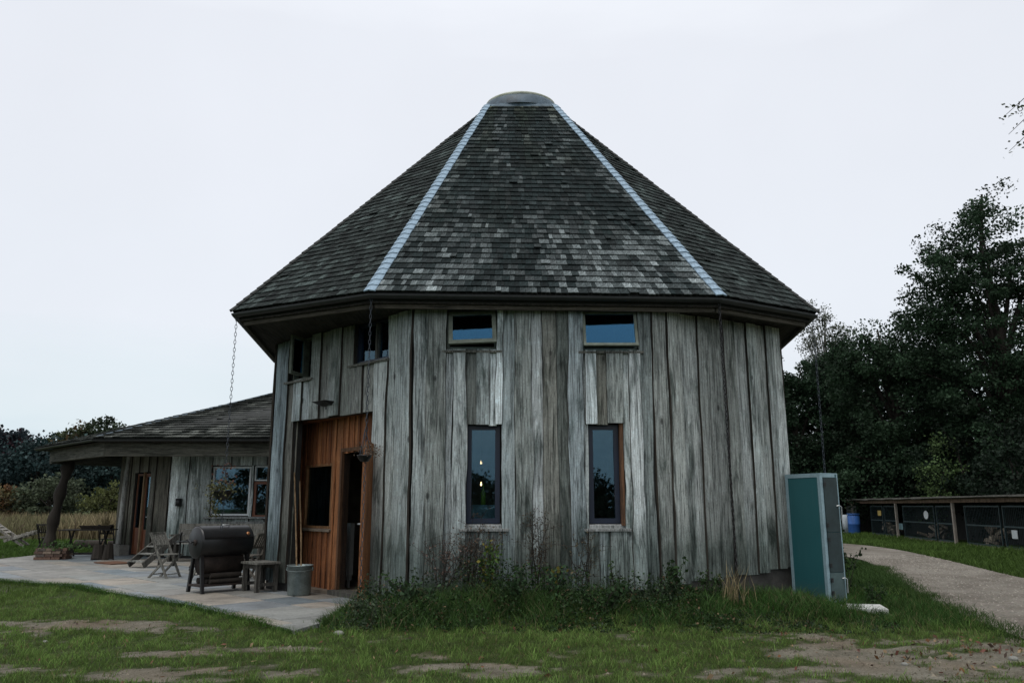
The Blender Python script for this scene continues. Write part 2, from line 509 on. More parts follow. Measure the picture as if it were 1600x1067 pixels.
# ------------------------------------------------------------------ ground plan (metres; camera at the origin, +Y is ahead)
PATIO = [(-2.46, 9.49), (-3.15, 10.3), (-3.93, 11.14), (-4.54, 11.82), (-6.06, 13.13), (-7.63, 14.54), (-9.74, 15.75), (-13, 17.7),
         (-17.5, 20.0), (-17.5, 21.3), (-13.6, 21.8), (-13.7, 24.6), (-11.5, 25.5), (-3.4, 22.5), (-3.4, 14.2), (-1.9, 12.3), (-2.05, 11.2), (-2.3, 10.1)]
ROAD = [(5.40, 8.0), (5.46, 8.96), (5.73, 10.14), (6.1, 11.68), (6.56, 13.31), (7.49, 16.16), (8.62, 19.52), (9.6, 23), (9.2, 30), (6, 40), (2, 48),
        (5, 50), (10, 42), (12.9, 31), (12.71, 27.2), (11.9, 23.6), (11.18, 20.6), (9.99, 16.16), (9.4, 12), (9.2, 8), (9.2, -6), (5.6, -6)]
WALLPLAN = [(-4.2, 14.14), (-1.445, 11.56), (2.05, 11.56), (4.38, 12.83), (4.75, 16.0), (2.9, 18.9), (-2.4, 18.9), (-4.5, 16.3)]
EAVE = [(-4.42, 12.27), (-2.04, 11.07), (3.06, 11.32), (4.85, 12.36), (5.3, 16.1), (3.3, 19.5), (-2.8, 19.5), (-4.98, 16.4)]
COLLAR = [(-0.62, 15.05), (-0.49, 14.7), (0.85, 14.7), (0.99, 15.05), (0.98, 15.6), (0.7, 16.0), (-0.34, 16.0), (-0.62, 15.6)]
EAVE_Z, COLLAR_Z = 4.42, 9.27

BARE = [(-5.3, 10.35, 1.1, 0.28, 1), (-4.2, 9.9, 0.7, 0.2, .8), (-2.7, 7.35, 1.0, 0.26, .85), (-3.3, 8.3, 0.6, .14, .7), (-5.6, 8.9, .7, .2, .7), (-2.3, 8.6, 0.5, .15, .8),
        (-0.5, 7.5, .55, .28, .8), (2.4, 7.3, .8, .28, .85), (4.3, 8.5, 1.3, .5, 1), (4.6, 7.6, 1.5, .5, 1), (3.2, 8.2, 0.8, .3, .8), (3.0, 9.2, .6, .2, .6), (-4.7, 7.6, .5, .16, .5), (-1.5, 9.2, .4, .2, .5)]

def turf(x, y):
    """1 = lush turf, 0 = bare earth"""
    n = fbm(x, y, 0.9, 3, 5)
    n2 = fbm(x * 0.8, y * 1.5, 2.6, 8, 5)
    n3 = fbm(x, y, 9.0, 15, 3)
    t = 0.95 - np.clip((0.46 - n) * 4, 0, 1) * 0.5
    for (cx, cy, rx, ry, s) in BARE:
        d = ((x - cx) / (rx * 1.1)) ** 2 + ((y - cy) / (ry * 1.35)) ** 2
        t -= s * 0.78 * np.clip(1.5 - d, 0, 1) * np.clip(0.1 + (n2 - 0.32) * 3.6, 0.0, 1.4)
    t += (n2 - 0.5) * 0.8 + (n3 - 0.5) * 1.1
    lush = np.clip((y - 9.3) / 0.6, 0, 1) * ((x > -2.6) & (x < 6))
    t = np.maximum(t, lush * 0.9)
    far = np.clip((y - 14) / 3, 0, 1)
    t = np.maximum(t, far)
    return np.clip(t, 0, 1)

def gheight(x, y):
    z = -0.035 * fbm(x, y, 0.9, 5, 4) - 0.012 * fbm(x, y, 5, 6, 2)
    bed = np.clip((y - 9.9) / 0.9, 0, 1) * np.clip((12.6 - y) / 0.5, 0, 1) * np.clip((x + 2.1) / 0.6, 0, 1) * np.clip((4.9 - x) / 1.0, 0, 1)
    return z + 0.14 * bed * (0.7 + 0.6 * fbm(x, y, 1.7, 9, 3))

def axis(pts):
    out = []
    for a, b, s in pts:
        out += list(np.arange(a, b, s))
    out.append(pts[-1][1])
    return np.array(out)
gx = axis([(-1200, -200, 200), (-200, -40, 20), (-40, -12, 2), (-12, -7, 0.4), (-7, 7, 0.09), (7, 14, 0.4), (14, 40, 2), (40, 200, 20), (200, 1200, 200)])
gy = axis([(-300, -20, 40), (-20, 4, 3), (4, 6.4, 0.3), (6.4, 13.0, 0.08), (13, 20, 0.35), (20, 60, 2), (60, 200, 20), (200, 1600, 200)])
GX, GY = np.meshgrid(gx, gy)
GZ = gheight(GX, GY)
GZ[(GY > 25) | (np.abs(GX) > 14) | (GY < 4)] = -0.03
T = turf(GX, GY)
nx, ny = len(gx), len(gy)
me = bpy.data.meshes.new('ground')
co = np.stack([GX, GY, GZ], -1).reshape(-1, 3).astype(np.float32)
idx = np.arange(nx * ny).reshape(ny, nx)
quads = np.stack([idx[:-1, :-1], idx[:-1, 1:], idx[1:, 1:], idx[1:, :-1]], -1).reshape(-1, 4).astype(np.int32)
me.vertices.add(nx * ny); me.vertices.foreach_set('co', co.reshape(-1))
me.loops.add(quads.size); me.loops.foreach_set('vertex_index', quads.reshape(-1))
me.polygons.add(len(quads)); me.polygons.foreach_set('loop_start', np.arange(0, quads.size, 4, dtype=np.int32))
me.polygons.foreach_set('use_smooth', np.ones(len(quads), bool))
me.update(calc_edges=True)
ta = me.color_attributes.new('turf', 'FLOAT_COLOR', 'POINT')
tc_ = np.ones((nx * ny, 4), np.float32); tc_[:, :3] = T.reshape(-1)[:, None]
ta.data.foreach_set('color', tc_.reshape(-1))

m, nt, b = nmat('earth_and_turf')
a = nd(nt, 'ShaderNodeAttribute', attribute_name='turf')
v = coords(nt, 'Object')
n1 = noise(nt, v, 3.2, 6, 0.7); n2 = noise(nt, v, 42, 4, 0.7); n3 = noise(nt, v, 0.8, 4, 0.6)
soil = mix(nt, ramp(nt, n1, [(0.32, 0.0), (0.66, 1.0)]), (0.10, 0.088, 0.065), (0.215, 0.20, 0.16))
soil = mix(nt, 1.0, soil, ramp(nt, n2, [(0.3, 0.6), (0.7, 1.25)]), 'MULTIPLY')
soil = mix(nt, ramp(nt, n3, [(0.5, 0.0), (0.68, 0.55)]), soil, (0.14, 0.095, 0.062))
grs = mix(nt, ramp(nt, n1, [(0.3, 0.0), (0.7, 1.0)]), (0.022, 0.036, 0.010), (0.05, 0.066, 0.02))
c = mix(nt, ramp(nt, a.outputs['Color'], [(0.35, 0.0), (0.7, 1.0)]), soil, grs)
nt.links.new(c, b.inputs['Base Color']); b.inputs['Roughness'].default_value = 0.95; b.inputs['Specular IOR Level'].default_value = 0.1
bump(nt, b, n2, 1.0, 0.03)
structure(link('ground', me, m))

# ---- gravel road
m, nt, b = nmat('gravel')
v = coords(nt, 'Object')
n1 = noise(nt, v, 0.7, 5, 0.65, 0.5); n2 = noise(nt, v, 30, 4, 0.75)
vo = nd(nt, 'ShaderNodeTexVoronoi'); vo.inputs['Scale'].default_value = 38; nt.links.new(v, vo.inputs['Vector'])
c = mix(nt, ramp(nt, n1, [(0.35, 0.0), (0.65, 1.0)]), (0.125, 0.108, 0.088), (0.245, 0.224, 0.19))
c = mix(nt, 1.0, c, ramp(nt, n2, [(0.3, 0.45), (0.7, 1.3)]), 'MULTIPLY')
c = mix(nt, 0.6, c, mix(nt, 1.0, c, mix(nt, 0.85, vo.outputs['Color'], (0.9, 0.9, 0.9)), 'MULTIPLY'))
nt.links.new(c, b.inputs['Base Color']); b.inputs['Roughness'].default_value = 0.95; b.inputs['Specular IOR Level'].default_value = 0.15
bump(nt, b, vo.outputs['Distance'], 0.7, 0.02)
M_gravel = m
def smooth_poly(poly, it=2):
    for _ in range(it):
        out = []
        for i in range(len(poly)):
            p, q = poly[i], poly[(i + 1) % len(poly)]
            out += [(p[0] * .75 + q[0] * .25, p[1] * .75 + q[1] * .25), (p[0] * .25 + q[0] * .75, p[1] * .25 + q[1] * .75)]
        poly = out
    return poly
ROADS = smooth_poly(ROAD)
structure(MB().add([(x, y, 0.012) for x, y in ROADS], [tuple(range(len(ROADS)))]).build('gravel_road', M_gravel))
# loose stones on it
n = 9000
sx = rng.uniform(5, 12.5, n); sy = rng.uniform(7.5, 24, n)
k = in_poly(sx, sy, ROADS); sx, sy = sx[k], sy[k]; n = len(sx)
r_ = rng.uniform(0.008, 0.022, n) * (1 + (sy - 8) * 0.02)
ang = rng.uniform(0, 6.28, n)
cx_ = np.stack([sx, sy, np.full(n, 0.012)], 1)
def off(a_, rr, z): return np.stack([np.cos(ang + a_) * rr, np.sin(ang + a_) * rr, np.full(n, 0) + z], 1)
p0, p1, p2, p3 = cx_ + off(0, r_, 0), cx_ + off(1.7, r_ * .9, 0), cx_ + off(3.2, r_, 0), cx_ + off(4.6, r_ * .8, 0)
tp = cx_ + off(1, r_ * .2, 0) + np.array([0, 0, 1]) * (r_ * 0.8)[:, None]
V = np.concatenate([np.stack([p0, p1, tp], 1), np.stack([p1, p2, tp], 1), np.stack([p2, p3, tp], 1), np.stack([p3, p0, tp], 1)])
tn = rng.uniform(0.55, 1.3, (n, 1)) * np.array([[0.23, 0.21, 0.18]])
st = soup('loose_gravel', V, 3, np.concatenate([tn] * 4), attr_mat('gravel_stones', 0.9, 0.15))
tag(st, 'loose pale stones lying on the gravel track', 'gravel', kind='stuff')

# ---- patio: bedding sheet and single flagstones
base = structure(MB().add([(x, y, 0.004) for x, y in PATIO], [tuple(range(len(PATIO)))]).build('patio', simple('sandy_joint_bedding', (0.17, 0.15, 0.115), 0.95, 0, 0.3, 14, 0.3)))
m, nt, b = nmat('sandstone_flag')
oi = nd(nt, 'ShaderNodeObjectInfo'); v = coords(nt, 'Object', rand=True)
n1 = noise(nt, v, 2.2, 6, 0.65, 0.4); n2 = noise(nt, v, 26, 4, 0.7)
c = mix(nt, 1.0, oi.outputs['Color'], ramp(nt, n1, [(0.3, 0.66), (0.5, 0.98), (0.7, 1.25)]), 'MULTIPLY')
c = mix(nt, 1.0, c, ramp(nt, n2, [(0.3, 0.75), (0.7, 1.15)]), 'MULTIPLY')
nt.links.new(c, b.inputs['Base Color']); b.inputs['Roughness'].default_value = 0.72; b.inputs['Specular IOR Level'].default_value = 0.35
bump(nt, b, n2, 0.25, 0.008)
M_slab = m
def clip_convex(subj, win):
    out = list(subj)
    for i in range(len(win)):
        a_, b_ = win[i], win[(i + 1) % len(win)]
        def side(p): return (b_[0] - a_[0]) * (p[1] - a_[1]) - (b_[1] - a_[1]) * (p[0] - a_[0])
        res = []
        for j in range(len(out)):
            p, q = out[j], out[(j + 1) % len(out)]
            sp, sq = side(p), side(q)
            if sp >= 0: res.append(p)
            if (sp >= 0) != (sq >= 0):
                t = sp / (sp - sq); res.append((p[0] + (q[0] - p[0]) * t, p[1] + (q[1] - p[1]) * t))
        out = res
        if not out: return []
    return out
dv = Vector((0.70, -0.714)).normalized(); nv = Vector((0.714, 0.70)).normalized()
org = Vector((-2.46, 9.49))
STONE = [(0.255, 0.235, 0.20), (0.205, 0.225, 0.235), (0.24, 0.235, 0.215), (0.15, 0.18, 0.195), (0.265, 0.238, 0.20), (0.22, 0.225, 0.21), (0.25, 0.245, 0.225)]
row = -3.0; flags = []
rs = random.Random(5)
while row < 19:
    hgt = rs.choice([0.58, 0.58, 0.88]) if row > -0.6 else 0.9
    s = -26 + rs.uniform(0, 0.8)
    while s < 3:
        ln = rs.choice([0.58, 0.88, 0.88, 1.16]) * (1.0 if row < 3.5 and s > -6 else 1.6)
        g_ = 0.011
        q = [org + dv * (s + g_) + nv * (row + g_), org + dv * (s + ln - g_) + nv * (row + g_), org + dv * (s + ln - g_) + nv * (row + hgt - g_), org + dv * (s + g_) + nv * (row + hgt - g_)]
        pc = clip_convex(PATIO, [(p.x, p.y) for p in q])
        if len(pc) >= 3:
            area = abs(sum(pc[i][0] * pc[(i + 1) % len(pc)][1] - pc[(i + 1) % len(pc)][0] * pc[i][1] for i in range(len(pc)))) / 2
            if area > 0.02: flags.append(pc)
        s += ln
    row += hgt
flags.sort(key=lambda pc: min(p[1] for p in pc))
for pc in flags[:299]:
    cxy = sum(p[0] for p in pc) / len(pc), sum(p[1] for p in pc) / len(pc)
    zt = 0.030 + rs.uniform(-0.003, 0.004)
    pl = [(p[0] - cxy[0], p[1] - cxy[1]) for p in pc]
    pin = [(x * 0.985, y * 0.985) for x, y in pl]
    mb = MB()
    nn = len(pl)
    mb.loft([[(x, y, -0.02) for x, y in pl], [(x, y, zt - 0.006) for x, y in pl], [(x, y, zt) for x, y in pin]])
    mb.add([(x, y, zt) for x, y in pin], [tuple(range(nn))])
    cc = rs.choice(STONE); f = rs.uniform(0.72, 1.0)
    mb.build('flagstone', M_slab, base, Matrix.Translation((cxy[0], cxy[1], 0)), tuple(x * f for x in cc))

# ================================================================== the round timber house
HOUSE = thing('timber_roundhouse', 'tall many-sided grey timber house with steep shingle roof', 'house', (0.2, 15.2, 0))

class Facet:
    def __init__(s, p0, p1):
        s.p0 = Vector((p0[0], p0[1], 0)); s.p1 = Vector((p1[0], p1[1], 0))
        s.t = (s.p1 - s.p0); s.L = s.t.length; s.t.normalize()
        s.inn = Vector((-s.t.y, s.t.x, 0))
        s.M = Matrix(((s.t.x, s.inn.x, 0, s.p0.x), (s.t.y, s.inn.y, 0, s.p0.y), (0, 0, 1, 0), (0, 0, 0, 1)))
    def P(s, u, d, z):
        """u along the wall, d outwards, z up"""
        return s.p0 + s.t * u - s.inn * d + Vector((0, 0, z))

def core(fac, z0, z1, ops, thick, mat_, parent, name='wall_core'):
    us = sorted({0.0, fac.L} | {o[0] for o in ops} | {o[1] for o in ops})
    zs = sorted({z0, z1} | {max(z0, o[2]) for o in ops} | {min(z1, o[3]) for o in ops})
    mb = MB()
    for a_, b_ in zip(us, us[1:]):
        for c_, d_ in zip(zs, zs[1:]):
            um, zm = (a_ + b_) / 2, (c_ + d_) / 2
            if any(o[0] < um < o[1] and o[2] < zm < o[3] for o in ops): continue
            q = [fac.P(u, dd, z) for dd in (0, -thick) for (u, z) in ((a_, c_), (b_, c_), (b_, d_), (a_, d_))]
            mb.add(q, [(0, 1, 2, 3), (7, 6, 5, 4), (0, 4, 5, 1), (1, 5, 6, 2), (2, 6, 7, 3), (3, 7, 4, 0)])
    return mb.build(name, mat_, parent)

GREYS = [(0.26, 0.27, 0.265), (0.21, 0.225, 0.225), (0.16, 0.165, 0.155), (0.30, 0.305, 0.30), (0.235, 0.23, 0.21), (0.13, 0.135, 0.125), (0.27, 0.28, 0.28), (0.19, 0.20, 0.195)]

M_edge = simple('dark_waney_bark_edge', (0.035, 0.03, 0.024), 0.95, 0, 0.5, 12, 0.3, (1, 1, 0.25))
def board_mesh(w, h, th, seed, amp=0.03, seg=11, lean=0.0, bark=False):
    """waney-edged board: x across, y thickness (towards -y = out), z up from 0; bark edges slope back"""
    mb = MB(); rows = []
    for i in range(seg + 1):
        z = h * i / seg
        def wv(k): return amp * (mnoise.noise((z * 0.8, seed * 3.1 + k, 0.3)) * 1.5 + 0.8 * mnoise.noise((z * 2.6, seed * 1.7 + k, 5.1)))
        l = -w / 2 + wv(0); r = w / 2 + wv(40)
        cl = (0.004 + 0.012 * abs(mnoise.noise((z * 1.9, seed, 3.0)))) if bark else 0.002
        cr_ = (0.004 + 0.012 * abs(mnoise.noise((z * 1.9, seed + 20, 3.0)))) if bark else 0.002
        sk = lean * (z - h / 2)
        yy = 0.006 * mnoise.noise((z * 1.1, seed, 9.0))
        rows.append([(l + sk, yy, z), (l + sk + 0.002, yy - th * 0.55, z), (l + sk + cl, yy - th, z), (r + sk - cr_, yy - th, z), (r + sk - 0.002, yy - th * 0.55, z), (r + sk, yy, z)])
    mb.loft(rows, closed=True)
    n6 = len(rows) * 6
    mb.f.append([0, 1, 2, 3, 4, 5]); mb.fc.append(None); mb.sm.append(False)
    mb.f.append([n6 - 1 - k for k in range(6)]); mb.fc.append(None); mb.sm.append(False)
    me_ = mb.mesh('board')
    if bark:
        idx_ = [(0 if (k % 6 == 2 or k >= seg * 6) else 1) for k in range(len(mb.f))]
        me_.materials.append(M_board); me_.materials.append(M_edge)
        me_.polygons.foreach_set('material_index', idx_)
    return me_

def clad(fac, zlo, zhi, ops, edges, rs, parent, mat_=M_board, palette=GREYS, amp=0.022, force=None, name='board', overl=0.020, th=0.034):
    """boards along a facet; edges = board joints in metres along it"""
    n = 0
    for i, (a_, b_) in enumerate(zip(edges, edges[1:])):
        um = (a_ + b_) / 2
        segs = [(zlo(um), zhi(um))]
        for o in ops:
            if o[0] - 1e-3 <= um <= o[1] + 1e-3:
                new = []
                for (c_, d_) in segs:
                    if o[3] <= c_ or o[2] >= d_: new.append((c_, d_)); continue
                    if o[2] - c_ > 0.05: new.append((c_, o[2]))
                    if d_ - o[3] > 0.05: new.append((o[3], d_))
                segs = new
        for j, (c_, d_) in enumerate(segs):
            c0 = c_ - (rs.uniform(0, 0.035) if c_ > zlo(um) + 0.1 else rs.uniform(-0.02, 0.02))
            lay = 0.0 if i % 2 == 0 else th + 0.004
            lay += rs.uniform(0.0, 0.004) + 0.006
            edge_l = any(abs(a_ - e_) < 1e-3 for o in ops for e_ in (o[0], o[1]))
            edge_r = any(abs(b_ - e_) < 1e-3 for o in ops for e_ in (o[0], o[1]))
            short = (d_ - c_) < 1.6
            w = (b_ - a_) + (2 * overl if i % 2 else 0.0)
            me_ = board_mesh(w, d_ - c0, th, rs.uniform(0, 90), amp * (0.25 if short else 1.0), 6 if short else 12, bark=(mat_ is M_board))
            col = rs.choice(palette) if not force or (i, j) not in force else force[(i, j)]
            f = rs.uniform(0.78, 1.25)
            Mx = fac.M @ Matrix.Translation((um, -lay, c0))
            link(name, me_, mat_, parent, Mx, tuple(x * f for x in col)); n += 1
    return n

def edge_list(L, marks, rs, lo=0.2, hi=0.36):
    marks = sorted({0.0, L} | set(marks)); out = [marks[0]]
    for a_, b_ in zip(marks, marks[1:]):
        w = b_ - a_
        k = max(1, round(w / rs.uniform(lo, hi)))
        cuts = sorted([a_ + w * (q + rs.uniform(-0.22, 0.22)) / k for q in range(1, k)])
        out += cuts + [b_]
    return out

LF = Facet(WALLPLAN[0], WALLPLAN[1]); FF = Facet(WALLPLAN[1], WALLPLAN[2]); RF = Facet(WALLPLAN[2], WALLPLAN[3])
WTOP = 4.26
L_OPS = [(0.66, 2.92, -0.1, 2.83), (0.44, 1.18, 3.53, 4.5), (2.33, 3.21, 3.60, 4.5)]
F_OPS = [(0.47, 1.23, 3.66, 4.5), (2.47, 3.31, 3.64, 4.5), (0.77, 1.29, 1.08, 2.57), (2.53, 3.05, 1.08, 2.58)]
core(LF, 0.0, WTOP, L_OPS, 0.14, M_core, HOUSE)
core(FF, 0.0, WTOP, F_OPS, 0.14, M_core, HOUSE)
core(RF, 0.0, WTOP, [], 0.14, M_core, HOUSE)
for i in range(3, 8):
    fb = Facet(WALLPLAN[i], WALLPLAN[(i + 1) % 8])
    core(fb, 0.0, WTOP, [], 0.14, M_core, HOUSE)
    rb = random.Random(40 + i)
    if i in (3, 7):
        clad(fb, lambda u: 0.4, lambda u: WTOP, [], edge_list(fb.L, [], rb, 0.3, 0.45), rb, HOUSE)
# plinth strip that shows below the boards
pl = MB()
for fac in (FF, RF):
    q = [fac.P(u, d, z) for z in (-0.1, 0.50) for (u, d) in ((0, 0.012), (fac.L, 0.012), (fac.L, -0.05), (0, -0.05))]
    pl.add(q, [(0, 1, 5, 4), (1, 2, 6, 5), (2, 3, 7, 6), (3, 0, 4, 7), (4, 5, 6, 7)])
pl.build('plinth', M_plinth, HOUSE)

rs = random.Random(21)
fe = [0.0, 0.23, 0.47, 0.60, 0.77, 0.94, 1.10, 1.23, 1.29, 1.50, 1.72, 1.90, 2.08, 2.28, 2.47, 2.53, 2.66, 2.84, 3.05, 3.16, 3.31, FF.L]
PALE = (0.40, 0.42, 0.42); DK = (0.085, 0.09, 0.082); BRN = (0.13, 0.125, 0.11)
ff = {(5, 1): (0.25, 0.265, 0.26), (6, 1): PALE, (7, 1): PALE, (14, 1): PALE, (15, 1): PALE, (16, 1): (0.11, 0.105, 0.09), (11, 0): BRN, (12, 0): DK, (13, 0): (0.17, 0.185, 0.19), (8, 0): (0.25, 0.27, 0.27),
      (16, 0): PALE, (17, 0): (0.24, 0.25, 0.24), (18, 0): (0.29, 0.30, 0.29), (20, 0): (0.13, 0.14, 0.135)}
clad(FF, lambda u: 0.27, lambda u: WTOP, F_OPS, fe, rs, HOUSE, force=ff)
re_ = [0.0, 0.28, 0.50, 0.86, 1.10, 1.40, 1.60, 1.88, 2.05, 2.30, 2.42, RF.L]
clad(RF, lambda u: 0.29 + 0.07 * u, lambda u: WTOP, [], re_, rs, HOUSE, palette=[(0.25, 0.255, 0.24), (0.21, 0.21, 0.195), (0.175, 0.175, 0.16), (0.29, 0.29, 0.275)], amp=0.02)
le = [0.0, 0.24, 0.44, 0.66, 0.88, 1.18, 1.42, 1.72, 2.0, 2.33, 2.60, 2.92, 3.21, 3.48, LF.L]
lf_ = {(2, 0): (0.09, 0.085, 0.075), (3, 1): (0.36, 0.38, 0.38), (3, 0): (0.36, 0.38, 0.38), (4, 0): (0.24, 0.25, 0.25), (0, 0): (0.16, 0.185, 0.195), (1, 0): (0.13, 0.15, 0.16), (12, 0): (0.25, 0.26, 0.25), (13, 0): (0.18, 0.19, 0.185), (11, 0): (0.27, 0.275, 0.265)}
clad(LF, lambda u: 0.16, lambda u: WTOP, L_OPS, le, rs, HOUSE, force=lf_, palette=[(0.19, 0.185, 0.17), (0.15, 0.15, 0.135), (0.17, 0.175, 0.165)], amp=0.028)

# ---- windows
def frame_mb(fac, u0, u1, z0, z1, d, wid, dep):
    mb = MB()
    def bar(a_, b_, c_, e_):
        q = [fac.P(u, dd, z) for dd in (d, d - dep) for (u, z) in ((a_, c_), (b_, c_), (b_, e_), (a_, e_))]
        mb.add(q, [(0, 1, 2, 3), (7, 6, 5, 4), (0, 4, 5, 1), (1, 5, 6, 2), (2, 6, 7, 3), (3, 7, 4, 0)])
    bar(u0, u1, z0, z0 + wid); bar(u0, u1, z1 - wid, z1)
    bar(u0, u0 + wid, z0 + wid, z1 - wid); bar(u1 - wid, u1, z0 + wid, z1 - wid)
    return mb

def slab_mb(fac, u0, u1, d0, d1, z0, z1, drop=0.0):
    q = [fac.P(u, d, z - (drop if d == d1 else 0)) for z in (z0, z1) for (u, d) in ((u0, d0), (u1, d0), (u1, d1), (u0, d1))]
    return MB().add(q, [(3, 2, 1, 0), (4, 5, 6, 7), (0, 1, 5, 4), (1, 2, 6, 5), (2, 3, 7, 6), (3, 0, 4, 7)])

def pane_mb(fac, u0, u1, z0, z1, d):
    q = [fac.P(u, dd, z) for dd in (d, d - 0.008) for (u, z) in ((u0, z0), (u1, z0), (u1, z1), (u0, z1))]
    return MB().add(q, [(0, 1, 2, 3), (7, 6, 5, 4), (0, 4, 5, 1), (1, 5, 6, 2), (2, 6, 7, 3), (3, 7, 4, 0)])

def window(fac, u0, u1, z0, z1, mat_, parent, d=-0.05, wid=0.055, dep=0.06, sill=None, sillmat=M_furn, glass=M_glass, sillcol=(0.27, 0.28, 0.27)):
    w_ = frame_mb(fac, u0, u1, z0, z1, d, wid, dep).build('window', mat_, parent)
    pane_mb(fac, u0 + wid - 0.004, u1 - wid + 0.004, z0 + wid - 0.004, z1 - wid + 0.004, d - dep * 0.5).build('pane', glass, w_)
    if sill:
        o_ = slab_mb(fac, sill[0], sill[1], d - 0.01, sill[2], z0 - 0.035 - sill[3], z0 - 0.003 - sill[3] + 0.0, 0.02).build('sill', sillmat, w_, None, sillcol)
    return w_

# two tall navy windows on the front
for (u0, u1) in ((0.79, 1.27), (2.55, 2.99)):
    w_ = window(FF, u0, u1, 1.16, 2.56, M_navy, HOUSE, -0.07, 0.07, 0.06, (u0 - 0.09, u1 + 0.13, 0.10, 0.05))
    slab_mb(FF, u0 - 0.02, u1 + 0.06, -0.13, 0.02, 1.085, 1.155, 0.02).build('sill_board', M_furn, w_, None, (0.36, 0.37, 0.36))
slab_mb(FF, 2.995, 3.045, -0.13, 0.045, 1.13, 2.57).build('reveal_board', M_cedar, HOUSE, None, (0.14, 0.07, 0.035))
# upper front windows
w_ = frame_mb(FF, 0.47, 1.23, 3.66, 4.26, -0.03, 0.05, 0.09).build('window', M_sage, HOUSE)
slab_mb(FF, 0.42, 1.30, -0.05, 0.085, 3.615, 3.65, 0.01).build('sill', M_furn, w_, None, (0.16, 0.16, 0.14))
# tilted open sash, hung at the top
sf = Facet((FF.P(0.50, 0.03, 0)).xy, (FF.P(1.20, 0.03, 0)).xy)
sb_ = frame_mb(sf, 0.0, 0.70, 3.70, 4.24, 0, 0.06, 0.045)
def tilt(mb_, fac, zt, ang, roll=0.0):
    out = []
    for p in mb_.v:
        p = Vector(p); r = p - fac.p0; u = r.dot(fac.t); dd = -r.dot(fac.inn); z = p.z - zt
        d2 = dd * math.cos(ang) - z * math.sin(ang); z2 = z * math.cos(ang) + dd * math.sin(ang)
        u2 = u * math.cos(roll) - z2 * math.sin(roll); z3 = z2 * math.cos(roll) + (u - fac.L / 2) * math.sin(roll)
        out.append(tuple(fac.P(u2, d2, zt + z3)))
    mb_.v = out
    return mb_
s_ = tilt(sb_, sf, 4.24, R(19), R(2.5)).build('sash', M_sage, w_)
tilt(pane_mb(sf, 0.055, 0.645, 3.755, 4.185, -0.02), sf, 4.24, R(19), R(2.5)).build('pane', M_glassb, w_)
w_ = frame_mb(FF, 2.47, 3.31, 3.645, 4.26, -0.03, 0.045, 0.09).build('window', M_sage, HOUSE)
slab_mb(FF, 2.42, 3.38, -0.05, 0.085, 3.605, 3.638, 0.01).build('sill', M_furn, w_, None, (0.16, 0.16, 0.14))
sf = Facet((FF.P(2.49, 0.02, 0)).xy, (FF.P(3.29, 0.02, 0)).xy)  # tilt made up so that this pane mirrors soffit above sky
tilt(frame_mb(sf, 0.0, 0.80, 3.66, 4.24, 0, 0.04, 0.045), sf, 4.24, R(19), R(0.01)).build('sash', M_sage, w_)
tilt(pane_mb(sf, 0.036, 0.764, 3.696, 4.204, -0.02), sf, 4.24, R(19), R(0.01)).build('pane', M_glassb, w_)
# upper left windows
w_ = frame_mb(LF, 0.44, 1.18, 3.535, 4.26, -0.03, 0.04, 0.09).build('window', M_sage, HOUSE)
slab_mb(LF, 0.38, 1.24, -0.05, 0.11, 3.49, 3.525, 0.01).build('sill', M_furn, w_, None, (0.17, 0.17, 0.15))
hp = LF.P(0.82, 0.02, 0); ang = R(66)
dv3 = LF.t * math.cos(ang) - LF.inn * math.sin(ang)
sfc = Facet(hp.xy, (hp + dv3 * 0.40).xy)
slab_mb(LF, 0.79, 0.83, -0.10, -0.02, 3.575, 4.22).build('mullion', M_sage, w_)
frame_mb(sfc, 0.0, sfc.L, 3.58, 4.24, 0.0, 0.05, 0.045).build('open_sash', M_sage, w_)
pane_mb(sfc, 0.046, sfc.L - 0.046, 3.626, 4.194, -0.02).build('pane', M_glass, w_)
w_ = window(LF, 2.33, 3.21, 3.61, 4.26, M_navy, HOUSE, -0.03, 0.045, 0.08, (2.25, 3.25, 0.11, 0.0), sillcol=(0.14, 0.14, 0.12))
slab_mb(LF, 2.80, 2.86, -0.115, -0.02, 3.655, 4.215).build('mullion', M_furn, w_, None, (0.11, 0.11, 0.10))
slab_mb(LF, 3.172, 3.205, -0.02, 0.012, 3.66, 4.15).build('edge_strip', M_bluefr, w_)

# ---- recessed entrance in cedar boarding
RW = Facet((-3.85, 14.6), (-2.1, 12.4))
R_OPS = [(0.36, 1.42, 1.03, 2.11), (1.76, 2.64, -0.1, 2.27)]
core(RW, 0.02, 2.86, R_OPS, 0.10, M_core, HOUSE)
rs2 = random.Random(8)
ce = edge_list(RW.L, [0.36, 1.42, 1.76, 2.64], rs2, 0.095, 0.115)
clad(RW, lambda u: 0.06, lambda u: 2.85, R_OPS, ce, rs2, HOUSE, M_cedar, [(0.27, 0.10, 0.036), (0.21, 0.075, 0.028), (0.31, 0.125, 0.048), (0.24, 0.088, 0.032)], 0.002, name='cedar_plank', overl=0.0, th=0.016)
window(RW, 0.36, 1.42, 1.03, 2.11, M_cedar, HOUSE, 0.04, 0.045, 0.09, (0.32, 1.46, 0.085, -0.01), M_cedar, sillcol=(0.25, 0.20, 0.15)).color = (0.24, 0.12, 0.05, 1)
df = MB()
for (a_, b_, c_, d_) in ((1.70, 1.76, 0.02, 2.33), (2.64, 2.70, 0.02, 2.33), (1.76, 2.64, 2.27, 2.33)):
    q = slab_mb(RW, a_, b_, -0.1, 0.05, c_, d_); df.add(q.v, q.f)
dfo = df.build('door_frame', M_cedar, HOUSE, None, (0.12, 0.06, 0.03))
slab_mb(RW, 1.66, 2.74, -0.1, 0.16, 0.03, 0.10).build('threshold', M_furn, HOUSE, None, (0.09, 0.085, 0.075))
